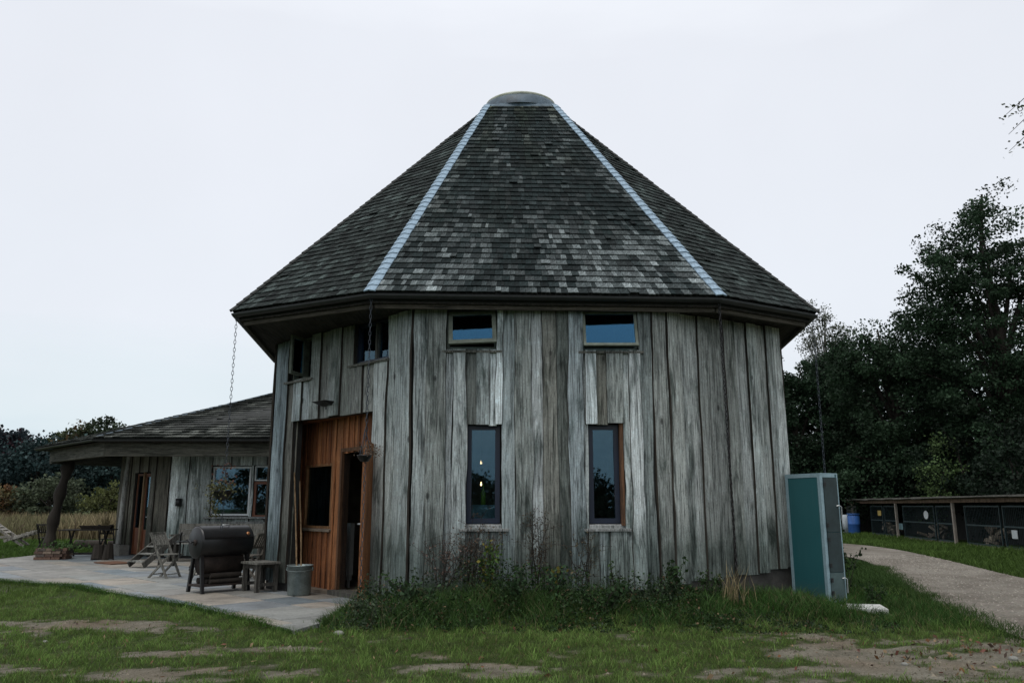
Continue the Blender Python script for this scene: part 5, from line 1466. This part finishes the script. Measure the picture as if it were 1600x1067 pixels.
tree('broadleaf_tree', 'shadowed tree deep in the wood near the house corner', (15.6, 55, 0), [(0, 0, 5, 4.5, 3.5, 5), (0, 0, 3, 5, 4, 3)], 360, 60, 0.25, G3, 0.3, WD, 0.6, limbs=12, dens=1.4)
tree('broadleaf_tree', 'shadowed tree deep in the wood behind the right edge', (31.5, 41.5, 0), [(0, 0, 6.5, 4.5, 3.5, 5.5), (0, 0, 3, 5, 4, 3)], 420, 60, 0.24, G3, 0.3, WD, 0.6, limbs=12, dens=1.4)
tree('birch_tree', 'thin pale see-through tree rising above the wood by the eave', (23.2, 58, 0), [(0, 0, 13, 1.7, 1.5, 3.2), (-0.8, 0, 14.6, 1.2, 1.2, 2.0), (1.3, 0, 13.2, 1.2, 1.2, 1.8), (0, 0, 9, 2.2, 2, 3)], 220, 34, 0.15, (0.075, 0.085, 0.06), 0.13, WD, 0.5, trunk_h=16, bark=M_paleb, limbs=80)
# understorey along the back of the cages
for k, (x, y, h_, w, tn, lb_) in enumerate(((19.6, 36.8, 4.6, 1.0, (0.06, 0.095, 0.035), 'bright slender green sapling behind the cage shed'), (18.9, 27.5, 4.4, 1.7, G3, 'dark bush behind the near end of the cage shed'), (19.8, 31.8, 4.8, 2.0, G3, 'dark bush behind the middle of the cage shed'),
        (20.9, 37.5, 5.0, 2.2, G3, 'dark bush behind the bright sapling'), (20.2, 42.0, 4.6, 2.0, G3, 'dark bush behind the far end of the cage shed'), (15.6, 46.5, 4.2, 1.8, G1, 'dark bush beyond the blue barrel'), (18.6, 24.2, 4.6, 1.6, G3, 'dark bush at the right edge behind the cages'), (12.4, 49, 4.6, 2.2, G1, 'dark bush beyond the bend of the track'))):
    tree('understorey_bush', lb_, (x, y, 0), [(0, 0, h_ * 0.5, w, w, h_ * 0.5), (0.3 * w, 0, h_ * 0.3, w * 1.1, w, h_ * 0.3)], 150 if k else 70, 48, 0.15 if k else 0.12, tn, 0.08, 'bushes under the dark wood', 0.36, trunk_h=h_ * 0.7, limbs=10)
# near tree off to the right whose twigs reach into the picture
nt_ = tree('broadleaf_tree', 'near tree whose leafy twigs hang in at the upper right edge', (12.3, 14.2, 0), [(0.6, 0, 7.6, 2.3, 2, 3.0), (1.5, 0, 5.4, 2.0, 2, 2.0), (-0.4, 0, 8.8, 1.4, 1.4, 1.4)], 260, 60, 0.085, (0.040, 0.052, 0.026), 0.12, None, 0.36, bark=M_bark, limbs=24)
mb = MB(); pts = []
for (z, xe) in ((8.9, 9.36), (8.55, 9.42), (8.2, 9.38), (5.6, 9.40), (4.7, 9.42)):
    a_, e_ = Vector((10.7, 14.1, z + 0.55)), Vector((xe, 14.0, z - 0.25))
    md = a_.lerp(e_, 0.5) + Vector((0, 0, 0.18)); mb.tube([a_, md, e_], [0.018, 0.010, 0.004], 5)
    for k in range(26):
        f = rng.uniform(0.25, 1.02); p = a_.lerp(e_, f) + Vector((0, 0, 0.18 * 4 * f * (1 - f)))
        pts.append((p.x + rng.normal() * 0.06, p.y + rng.normal() * 0.1, p.z - abs(rng.normal()) * 0.12))
mb.build('twigs', M_bark, nt_)
pts = np.array(pts); leaf_soup(pts, rng.uniform(0.05, 0.09, len(pts)), rng.uniform(0.6, 1.4, (len(pts), 1)) * np.array([[0.045, 0.055, 0.028]]), 'twig_leaves', M_leaf, nt_)

# --- far trees beyond the field on the left; blue haze painted into some leaf colours
FT = 'trees beyond the field'
tree('purple_beech_tree', 'round dark purple-tinged tree at the left edge beyond the field', (-50.5, 80, 0), [(0, 0, 5.0, 4.5, 4, 4.0), (-2.5, 0, 4, 4, 3.5, 3.6), (0.5, 0, 6.6, 2.4, 2.2, 1.8)], 330, 40, 0.42, (0.018, 0.028, 0.034), 0.35, FT, 0.8, tone2=(0.045, 0.02, 0.026), p2=0.22)  # blue in the base leaf tone stands for haze
tree('broadleaf_tree', 'green tree with bronzed top above the porch corner', (-46.5, 84, 0), [(0, 0, 5.2, 3.2, 3, 4.2), (1.0, 0, 8.2, 1.7, 1.6, 1.8)], 230, 34, 0.36, (0.05, 0.062, 0.03), 0.3, FT, 0.6, limbs=20, tone2=(0.09, 0.06, 0.03), p2=0.15)
tree('broadleaf_tree', 'dark spreading tree showing above the wing roof', (-43.0, 84, 0), [(0, 0, 5.5, 3, 3, 4), (0.2, 0, 9.0, 2.4, 2, 1.3)], 220, 34, 0.36, (0.032, 0.045, 0.026), 0.3, FT, 0.6, limbs=20)
tree('broadleaf_tree', 'green tree tinted blue for haze between the purple tree and porch post', (-43.5, 74, 0), [(0, 0, 3.8, 4.2, 3, 3.6), (-3, 0, 3, 3, 3, 3)], 300, 40, 0.36, (0.022, 0.040, 0.040), 0.3, FT, 0.7)
tree('broadleaf_tree', 'green tree tinted blue for haze, seen under the porch roof', (-37.0, 75, 0), [(0, 0, 3.8, 4.2, 3, 3.6), (3.5, 0, 3.6, 3, 3, 3.2), (-2, 0, 5, 3, 3, 2.6)], 330, 40, 0.36, (0.026, 0.046, 0.044), 0.3, FT, 0.7)
tree('broadleaf_tree', 'dark tree beyond the field behind the wing', (-30.0, 78, 0), [(0, 0, 4.2, 4.2, 3, 4)], 160, 36, 0.42, (0.028, 0.040, 0.026), 0.3, FT, 0.8)
tree('field_edge_bush', 'russet and yellow bush at the edge of the dry field', (-41.5, 66, 0), [(0, 0, 1.6, 2.4, 2, 1.7), (-2.2, 0, 1.4, 2, 2, 1.6)], 150, 36, 0.24, (0.085, 0.075, 0.035), 0.1, 'bushes at the edge of the field', 0.45, tone2=(0.12, 0.065, 0.03), p2=0.4)
tree('field_edge_bush', 'grey-green willow bush in the middle of the field edge', (-37.0, 65, 0), [(0, 0, 1.8, 2.6, 2, 2.2)], 140, 36, 0.24, (0.06, 0.075, 0.045), 0.1, 'bushes at the edge of the field', 0.45)
tree('field_edge_bush', 'yellow-green bush seen below the porch roof', (-31.5, 64, 0), [(0, 0, 1.6, 2.0, 2, 1.8), (2, 0, 1.2, 2, 2, 1.4)], 130, 36, 0.22, (0.075, 0.085, 0.03), 0.1, 'bushes at the edge of the field', 0.4)

# --- trees behind the viewpoint, mirrored in the panes; far left ones added to darken wing glass
for k, (x, h_, lb_) in enumerate(((-9.0, 6.5, 'pointed tree behind the viewpoint, mirrored in the left tall window'), (-2.5, 3.6, 'lower tree behind the viewpoint, mirrored in the panes'), (4.5, 3.4, 'bushy tree behind the viewpoint, mirrored in the right tall window'), (11.0, 3.6, 'bushy tree behind the viewpoint, right of the others'), (-17, 5.6, 'bushy tree behind the viewpoint, left of the pointed tree'), (-26, 6.5, 'unseen tree added far behind on the left to darken the wing pane, nearest the lawn'), (-34, 7.5, 'tall unseen tree added far behind on the left to darken the wing pane'), (-43, 7.5, 'broad unseen tree added far behind on the left to darken the wing pane'), (-52, 7.5, 'last unseen tree added far behind on the left to darken the wing pane'))):
    tree('broadleaf_tree', lb_, (x, -26 - (k % 2) * 3, 0), [(0, 0, h_ * 0.4, 3.4, 2.5, h_ * 0.4), (0, 0, h_ * 0.72, 1.3, 1.3, h_ * 0.28)], 130, 40, 0.26, G2, 0.2, 'trees behind the viewpoint', 0.6)
# --- blades
def blades(x, y, z, h, w, lean, tones, name, mat_=M_grass, parent=None):
    n = len(x); a_ = rng.uniform(0, 2 * math.pi, n); b_ = rng.uniform(0, 2 * math.pi, n)
    base = np.stack([x, y, z], 1)
    s_ = np.stack([np.cos(a_), np.sin(a_), np.zeros(n)], 1) * (w / 2)[:, None]
    ld = np.stack([np.cos(b_), np.sin(b_), np.zeros(n)], 1) * (h * lean)[:, None]
    up = np.array([0, 0, 1]) * h[:, None]
    m1 = base + up * 0.55 + ld * 0.35; tp = base + up * 0.95 + ld
    V = np.concatenate([np.stack([base - s_, base + s_, m1 + s_ * 0.7, m1 - s_ * 0.7], 1)])
    V2 = np.stack([m1 - s_ * 0.7, m1 + s_ * 0.7, tp, tp], 1)
    V2[:, 3] = tp - s_ * 0.05
    return soup(name, np.concatenate([V, V2]), 4, np.concatenate([tones, tones * 1.1]), mat_, parent)

def hut(x, y): return in_poly(x, y, inset(WALLPLAN, -0.06))
def scatter(x0, x1, y0, y1, n):
    x = rng.uniform(x0, x1, n); y = rng.uniform(y0, y1, n)
    k = ~(in_poly(x, y, PATIO) | hut(x, y)); return x[k], y[k]
def road_d(x, y): return in_poly(x, y, ROADS)

# lawn in the foreground
xs, ys = scatter(-8.5, 7.2, 6.3, 14.5, 330000)
k = (np.abs(xs) < 0.72 * ys + 0.4) & ~road_d(xs, ys); xs, ys = xs[k], ys[k]
tf = turf(xs, ys); keep = rng.random(len(xs)) < np.clip((tf - 0.25) * 1.5, 0.008, 1) * np.clip(1.25 - (ys - 6.3) * 0.07, 0.5, 1)
xs, ys, tf = xs[keep], ys[keep], tf[keep]
patch = 0.5 * fbm(xs, ys, 0.7, 21, 3) + 0.5 * np.clip((fbm(xs, ys, 4.0, 28, 3) - 0.5) * 2.2 + 0.5, 0, 1); fine = np.clip((fbm(xs, ys, 7.5, 25, 3) - 0.5) * 2.6 + 0.45, 0, 1.4)
bed = np.clip((ys - 9.75 + 0.9 * (fbm(xs, ys, 0.8, 91, 3) - 0.5)) / 0.5, 0, 1) * ((xs > -2.5) & (xs < 6))
h = (0.016 + 0.027 * rng.random(len(xs))) * (0.4 + 0.8 * tf) * (0.3 + 1.6 * fine) * (1 + 1.2 * bed)
edge = np.clip((xs + 2.3) * 0 , 0, 1)
col = np.array([[0.108, 0.172, 0.044]]) * (1 - bed[:, None]) + np.array([[0.034, 0.076, 0.018]]) * bed[:, None]
dry = (rng.random(len(xs)) < 0.10 + 0.25 * (tf < 0.6))[:, None]
tones = np.where(dry, np.array([[0.13, 0.115, 0.055]]), col * (0.35 + 0.7 * patch[:, None] + 0.45 * fine[:, None])) * rng.uniform(0.65, 1.35, (len(xs), 1))  # short gaps between clumps coloured darker, painting in their shade
o_ = blades(xs, ys, gheight(xs, ys), h, rng.uniform(0.004, 0.009, len(xs)), rng.uniform(0.2, 1.1, len(xs)), tones, 'lawn_grass')
tag(o_, 'short patchy lawn grass in the foreground', 'grass', kind='stuff')
# fringe along the patio edge and the track
def fringe(poly, a_, b_, n, hmin, hmax, sp, tone, name, label):
    P_ = [np.array(p) for p in poly[a_:b_]]; seg = [np.linalg.norm(q - p) for p, q in zip(P_, P_[1:])]
    pr = np.array(seg) / sum(seg); i = rng.choice(len(seg), n, p=pr); f = rng.random(n)
    A_ = np.array(P_)[i]; B_ = np.array(P_)[i + 1]; q = A_ + (B_ - A_) * f[:, None] + rng.normal(size=(n, 2)) * sp
    wv = fbm(q[:, 0], q[:, 1], 1.3, 31, 3)
    h = rng.uniform(hmin, hmax, n) * (0.4 + wv)
    o_ = blades(q[:, 0], q[:, 1], np.full(n, -0.005), h, rng.uniform(0.005, 0.010, n), rng.uniform(0.3, 1.2, n), rng.uniform(0.6, 1.35, (n, 1)) * np.array([tone]), name)
    tag(o_, label, 'grass', kind='stuff')
fringe(PATIO, 0, 9, 16000, 0.03, 0.085, 0.06, (0.045, 0.09, 0.02), 'patio_edge_grass', 'grass fringe growing over the edge of the flagstones')
fringe(PATIO, 15, 18, 3500, 0.06, 0.16, 0.06, (0.04, 0.07, 0.02), 'entrance_edge_grass', 'longer grass beside the entrance flagstones')
fringe([(5.46, 8.96), (5.73, 10.14), (6.1, 11.68), (6.56, 13.31), (7.49, 16.16), (8.62, 19.52)], 0, 6, 9000, 0.03, 0.10, 0.14, (0.04, 0.07, 0.02), 'track_edge_grass', 'grass fringe along the near edge of the gravel track')
# middle distance grass: right verge, beyond the patio, far lawn
def mid_grass(x0, x1, y0, y1, n, h0, h1, w0, w1, tone, name, label, excl=True, cond=None):
    x, y = scatter(x0, x1, y0, y1, n)
    k = ~road_d(x, y)
    if cond is not None: k &= cond(x, y)
    x, y = x[k], y[k]
    f = fbm(x, y, 0.5, 41, 3)
    tn = rng.uniform(0.6, 1.35, (len(x), 1)) * np.array([tone]) * (0.6 + 0.8 * f[:, None])
    o_ = blades(x, y, np.full(len(x), -0.02), rng.uniform(h0, h1, len(x)) * (0.5 + f), rng.uniform(w0, w1, len(x)), rng.uniform(0.2, 0.9, len(x)), tn, name)
    tag(o_, label, 'grass', kind='stuff')
mid_grass(4.5, 9, 11.5, 24, 46000, 0.04, 0.13, 0.008, 0.016, (0.036, 0.068, 0.020), 'verge_grass', 'lush grass between the cabinet and the gravel track')
mid_grass(9.5, 17.5, 12, 46, 60000, 0.06, 0.20, 0.015, 0.035, (0.055, 0.095, 0.022), 'far_verge_grass', 'bright grass strip between the track and cage shed')
mid_grass(-26, -12.5, 20, 36, 40000, 0.05, 0.13, 0.015, 0.03, (0.055, 0.10, 0.022), 'far_lawn_grass', 'bright mown lawn beyond the patio')
mid_grass(-15, -7.6, 6.5, 20, 40000, 0.03, 0.09, 0.007, 0.014, (0.08, 0.125, 0.03), 'left_lawn_grass', 'lawn grass at the far left of the patio edge')
# tall dry field
n = 60000
x = rng.uniform(-60, -14, n); y = 34 + 36 * rng.random(n) ** 1.5
f = fbm(x, y, 0.25, 51, 4)
base_t = np.where((f > 0.52)[:, None], np.array([[0.20, 0.165, 0.095]]), np.array([[0.15, 0.14, 0.075]]))
mk = rng.random(n) < 0.15
base_t[mk] = np.array([0.09, 0.065, 0.05])
o_ = blades(x, y, np.full(n, -0.03), rng.uniform(0.6, 1.15, n) * (0.6 + 0.7 * f), rng.uniform(0.03, 0.07, n), rng.uniform(0.1, 0.5, n), base_t * rng.uniform(0.6, 1.3, (n, 1)), 'dry_field_grass', M_dry)
tag(o_, 'tall dry tan grass of the field beyond the lawn', 'grass', kind='stuff')

# --- weed bed along the front wall
n = 46000
x = rng.uniform(-2.3, 4.7, n); y = rng.uniform(9.6, 11.9, n)
wl = np.where(x < 2.05, 11.5, 11.5 + (x - 2.05) * 0.545) - 0.04
f = fbm(x, y, 1.9, 61, 5)
top = (0.05 + 0.55 * np.clip((f - 0.40) * 2.6, 0, 1)) * np.clip((y - 9.6) / 0.7, 0, 1) * np.clip((3.2 - x) / 1.6, 0.12, 1) * np.clip((x + 2.4) / 0.5, 0.3, 1)
k = (y < wl) & (rng.random(n) < np.clip((f - 0.28) * 3.2, 0.05, 1)); x, y, top, f = x[k], y[k], top[k], f[k]
z = gheight(x, y) + top * rng.random(len(x)) ** 0.8
tn = rng.uniform(0.45, 1.5, (len(x), 1)) * np.where((fbm(x, y, 2.1, 66, 3) > 0.5)[:, None], np.array([[0.026, 0.052, 0.017]]), np.array([[0.036, 0.056, 0.030]]))
mk = rng.random(len(x)) < 0.07; tn[mk] = rng.uniform(0.5, 1.3, (mk.sum(), 1)) * np.array([[0.12, 0.085, 0.05]])
o_ = leaf_soup(np.stack([x, y, z], 1), rng.uniform(0.018, 0.05, len(x)), tn, 'ground_cover_leaves', M_leaf)
tag(o_, 'dense dark ground cover below the front wall', 'ground cover', kind='stuff')
n = 34000
x = rng.uniform(-2.3, 5.4, n); y = rng.uniform(9.6, 12.4, n)
wl = np.where(x < 2.05, 11.5, 11.5 + (x - 2.05) * 0.545) - 0.04
k = (y < wl) & ~in_poly(x, y, [tuple(CA), tuple(CB), tuple(CC), tuple(CD)]); x, y = x[k], y[k]
f = fbm(x, y, 1.5, 71, 4)
k = rng.random(len(x)) < np.clip((f - 0.36) * 3.5, 0.04, 1) * np.clip((y - 9.7 + 1.2 * (fbm(x, y, 1.1, 77, 3) - 0.5)) / 0.5, 0, 1); x, y, f = x[k], y[k], f[k]
o_ = blades(x, y, gheight(x, y), rng.uniform(0.05, 0.36, len(x)) * np.clip((f - 0.3) * 3, 0.2, 1.2) * np.clip(1.25 - np.maximum(x - 1.2, 0) * 0.28, 0.35, 1), rng.uniform(0.005, 0.011, len(x)), rng.uniform(0.3, 1.1, len(x)), rng.uniform(0.55, 1.4, (len(x), 1)) * np.where((rng.random(len(x)) < 0.1)[:, None], np.array([[0.14, 0.12, 0.07]]), np.array([[0.046, 0.092, 0.026]])), 'long_bed_grass')
tag(o_, 'long grass growing in the bed along the front wall', 'grass', kind='stuff')

def leafy_plant(label, x, y, h_, ns, spread, leaf, tone, nl=26, dryl=0.0, group='leafy weeds along the front wall'):
    z0 = float(gheight(np.array([x]), np.array([y]))[0])
    t_ = thing('leafy_weed', label, 'plant', (x, y, z0), 0, group)
    mb = MB(); L = []
    for k in range(ns):
        a_ = rng.uniform(0, 6.28); d = rng.uniform(0.2, 1.0) * spread; hh = h_ * rng.uniform(0.6, 1.05)
        p0 = Vector((x + rng.normal() * 0.04, y + rng.normal() * 0.04, z0)); p2 = Vector((x + d * math.cos(a_), min(y + d * math.sin(a_), 11.42 + max(0, x - 2.05) * 0.545), z0 + hh)); p1 = p0.lerp(p2, 0.5) + Vector((0, 0, hh * 0.14))
        mb.tube([p0, p1, p2], [0.006, 0.0045, 0.002], 4, caps=False)
        for q in range(nl):
            f = rng.uniform(0.2, 1.02); p = p0.lerp(p1, f * 2) if f < 0.5 else p1.lerp(p2, f * 2 - 1)
            L.append((p.x + rng.normal() * leaf * 0.6, p.y + rng.normal() * leaf * 0.6, p.z + rng.normal() * leaf * 0.4))
    mb.build('stems', M_bark, t_)
    L = np.array(L); tn = rng.uniform(0.55, 1.45, (len(L), 1)) * np.array([tone])
    if dryl: mk = rng.random(len(L)) < dryl; tn[mk] = rng.uniform(0.6, 1.3, (mk.sum(), 1)) * np.array([[0.16, 0.14, 0.03]])
    leaf_soup(L, leaf * rng.uniform(0.6, 1.3, len(L)), tn, 'leaves', M_leaf, t_)
def dry_plant(label, x, y, h_, ns, spread, tone=(0.10, 0.075, 0.055)):
    z0 = float(gheight(np.array([x]), np.array([y]))[0])
    t_ = thing('dry_weed', label, 'plant', (x, y, z0), 0, 'dry twiggy weeds against the front wall')
    mb = MB(); L = []
    for k in range(ns):
        a_ = rng.uniform(0, 6.28); d = rng.uniform(0.2, 1) * spread; hh = h_ * rng.uniform(0.65, 1.05)
        p0 = Vector((x + rng.normal() * 0.05, y, z0)); p2 = Vector((x + d * math.cos(a_), min(y + 0.5 * d * math.sin(a_), 11.42), z0 + hh)); p1 = p0.lerp(p2, 0.5) + Vector((rng.normal() * 0.04, 0, hh * 0.08))
        mb.tube([p0, p1, p2], [0.007, 0.005, 0.0025], 4, caps=False)
        for q in range(12):
            f = rng.uniform(0.3, 1.0); p = p0.lerp(p1, f * 2) if f < 0.5 else p1.lerp(p2, f * 2 - 1)
            e_ = p + Vector((rng.normal() * 0.13, rng.normal() * 0.06, abs(rng.normal()) * 0.11)); e_.y = min(e_.y, 11.44)
            mb.tube([p, e_], [0.0034, 0.0016], 3, caps=False)
            for r_ in range(5):
                s_ = p.lerp(e_, rng.uniform(0.4, 1.05)); L.append((s_.x + rng.normal() * 0.02, s_.y, s_.z + rng.normal() * 0.02))
    mb.build('twigs', M_bark, t_)
    L = np.array(L); leaf_soup(L, rng.uniform(0.014, 0.036, len(L)), rng.uniform(0.5, 1.4, (len(L), 1)) * np.array([tone]), 'seed_heads', M_dry, t_)['kind'] = 'stuff'
dry_plant('tall dry twiggy weed below the left tall window', -0.55, 11.2, 1.2, 11, 0.55)
dry_plant('dry twiggy weed reaching left of the left tall window', -0.95, 11.15, 0.9, 9, 0.45, (0.12, 0.085, 0.07))
dry_plant('tall dry twiggy weed in the middle of the front wall', 0.35, 11.15, 1.15, 10, 0.5, (0.08, 0.065, 0.045))
dry_plant('thin dry weed just left of the right tall window', 0.95, 11.2, 0.95, 6, 0.3, (0.08, 0.07, 0.045))
leafy_plant('upright bright green weed with yellowing leaves below the left tall window', -0.30, 11.05, 0.85, 7, 0.22, 0.055, (0.055, 0.10, 0.025), 34, 0.22)
leafy_plant('bluish green weed clump in the middle of the front bed', 0.62, 10.75, 0.55, 9, 0.28, 0.06, (0.045, 0.085, 0.04), 24, 0.08)
leafy_plant('dark leafy weed below the right end of the front wall', 2.05, 11.05, 0.62, 10, 0.30, 0.06, (0.025, 0.05, 0.018), 30)
leafy_plant('small leafy weed below the right tall window', 1.35, 11.1, 0.55, 6, 0.22, 0.045, (0.04, 0.07, 0.025), 24)
leafy_plant('low leafy weed near the entrance corner', -1.45, 10.95, 0.38, 9, 0.25, 0.05, (0.032, 0.062, 0.022), 24)
leafy_plant('broad dark bushy weed left of the front bed', -1.2, 10.5, 0.40, 12, 0.40, 0.055, (0.03, 0.055, 0.026), 26)
leafy_plant('low silvery leafed weed at the front edge of the bed', -1.65, 10.05, 0.26, 12, 0.36, 0.045, (0.055, 0.075, 0.045), 26)
leafy_plant('dark bushy weed in front of the dry stems', 0.0, 10.6, 0.50, 12, 0.40, 0.055, (0.024, 0.048, 0.02), 28)
leafy_plant('dark weed clump right of the middle of the bed', 1.2, 10.55, 0.42, 10, 0.38, 0.055, (0.026, 0.052, 0.02), 26)
leafy_plant('leafy weed at the foot of the right rain chain', 2.7, 11.35, 0.42, 8, 0.28, 0.05, (0.03, 0.058, 0.02), 24)
leafy_plant('scrubby shoot beside the far side of the teal cabinet', 5.25, 13.2, 1.05, 9, 0.35, 0.06, (0.024, 0.045, 0.018), 26, group='shoots by the cabinet')
leafy_plant('low weed behind the pale concrete slab', 5.3, 12.2, 0.35, 8, 0.28, 0.05, (0.03, 0.06, 0.02), 24, group='shoots by the cabinet')
# pale dry grass tuft under the right wall
n = 60
tx = 2.95 + rng.normal(size=n) * 0.10; ty = 11.15 + rng.normal(size=n) * 0.08
tag(blades(tx, ty, gheight(tx, ty), rng.uniform(0.25, 0.62, n), rng.uniform(0.006, 0.012, n), rng.uniform(0.15, 0.6, n), rng.uniform(0.6, 1.3, (n, 1)) * np.array([[0.22, 0.18, 0.10]]), 'dry_grass_tuft', M_dry), 'pale dry grass tuft standing below the right-hand boards', 'grass tuft')
# fallen leaves and bits of bark on the bare earth
n = 420
x = np.concatenate([rng.normal(4.4, 0.9, 230), rng.uniform(-6, 6, 190)]); y = np.concatenate([rng.normal(8.3, 0.7, 230), rng.uniform(6.8, 10.5, 190)])
k = ~in_poly(x, y, PATIO); x, y = x[k], y[k]; n = len(x)
a_ = rng.uniform(0, 6.28, n); L_ = rng.uniform(0.010, 0.036, n); w_ = L_ * rng.uniform(0.25, 0.5, n)
c_ = np.stack([x, y, gheight(x, y) + 0.022], 1)
d_ = np.stack([np.cos(a_) * L_, np.sin(a_) * L_, rng.normal(size=n) * 0.012], 1); t_ = np.stack([-np.sin(a_) * w_, np.cos(a_) * w_, rng.normal(size=n) * 0.012], 1)
V = np.stack([c_ - d_, c_ + t_, c_ + d_, c_ - t_], 1)
cols = np.array([[0.17, 0.085, 0.04], [0.11, 0.06, 0.035], [0.06, 0.04, 0.03], [0.24, 0.17, 0.10], [0.14, 0.06, 0.045]])
o_ = soup('fallen_leaves', V, 4, cols[rng.integers(0, 5, n)] * rng.uniform(0.7, 1.3, (n, 1)), M_leaf)
tag(o_, 'brown fallen leaves scattered on the bare earth', 'leaves', kind='stuff')
# crumbs of earth on the worn patches
n = 16000
x = rng.uniform(-7, 6.5, n); y = rng.uniform(6.5, 11, n)
k = (turf(x, y) < 0.5) & ~in_poly(x, y, PATIO) & ~road_d(x, y); x, y = x[k], y[k]; n = len(x)
ang = rng.uniform(0, 6.28, n); r_ = rng.uniform(0.004, 0.015, n) * (1 + (rng.random(n) < 0.06) * 1.2)
cx_ = np.stack([x, y, gheight(x, y) - 0.002], 1)
p0, p1, p2, p3 = cx_ + off(0, r_, 0), cx_ + off(1.7, r_ * .9, 0), cx_ + off(3.2, r_, 0), cx_ + off(4.6, r_ * .8, 0)
tp = cx_ + off(1, r_ * .3, 0) + np.array([0, 0, 1]) * (r_ * 0.8)[:, None]
V = np.concatenate([np.stack([p0, p1, tp], 1), np.stack([p1, p2, tp], 1), np.stack([p2, p3, tp], 1), np.stack([p3, p0, tp], 1)])
tn = rng.uniform(0.4, 1.35, (n, 1)) * np.array([[0.17, 0.15, 0.115]])
tag(soup('earth_crumbs', V, 3, np.concatenate([tn] * 4), M_dry), 'crumbs of dry earth on the worn patches of lawn', 'earth', kind='stuff')
# a few pale stones in the turf
for k, (x, y, r_, lb_) in enumerate(((3.6, 7.75, 0.035, 'pale pebble on the bare earth at the lower right'), (4.75, 8.0, 0.05, 'pale flat stone in the lower right corner turf'), (-1.95, 9.45, 0.06, 'pale stone in the grass right of the patio tip'), (-5.0, 9.0, 0.03, 'pale pebble on the bare patch at the lower left'))):
    mb = MB(); rings = []
    for (s_, z) in ((0.9, -0.01), (1.0, 0.3), (0.6, 0.62), (0.05, 0.7)):
        rings.append([(r_ * s_ * math.cos(q * 0.785) * (1 + 0.2 * mnoise.noise((q, k, z))), r_ * 0.8 * s_ * math.sin(q * 0.785), z * r_) for q in range(8)])
    mb.loft(rings, smooth=True)
    tag(mb.build('stone', M_stone, None, Matrix.Translation((x, y, float(gheight(np.array([x]), np.array([y]))[0])))), lb_, 'stone', 'pale stones in the turf')
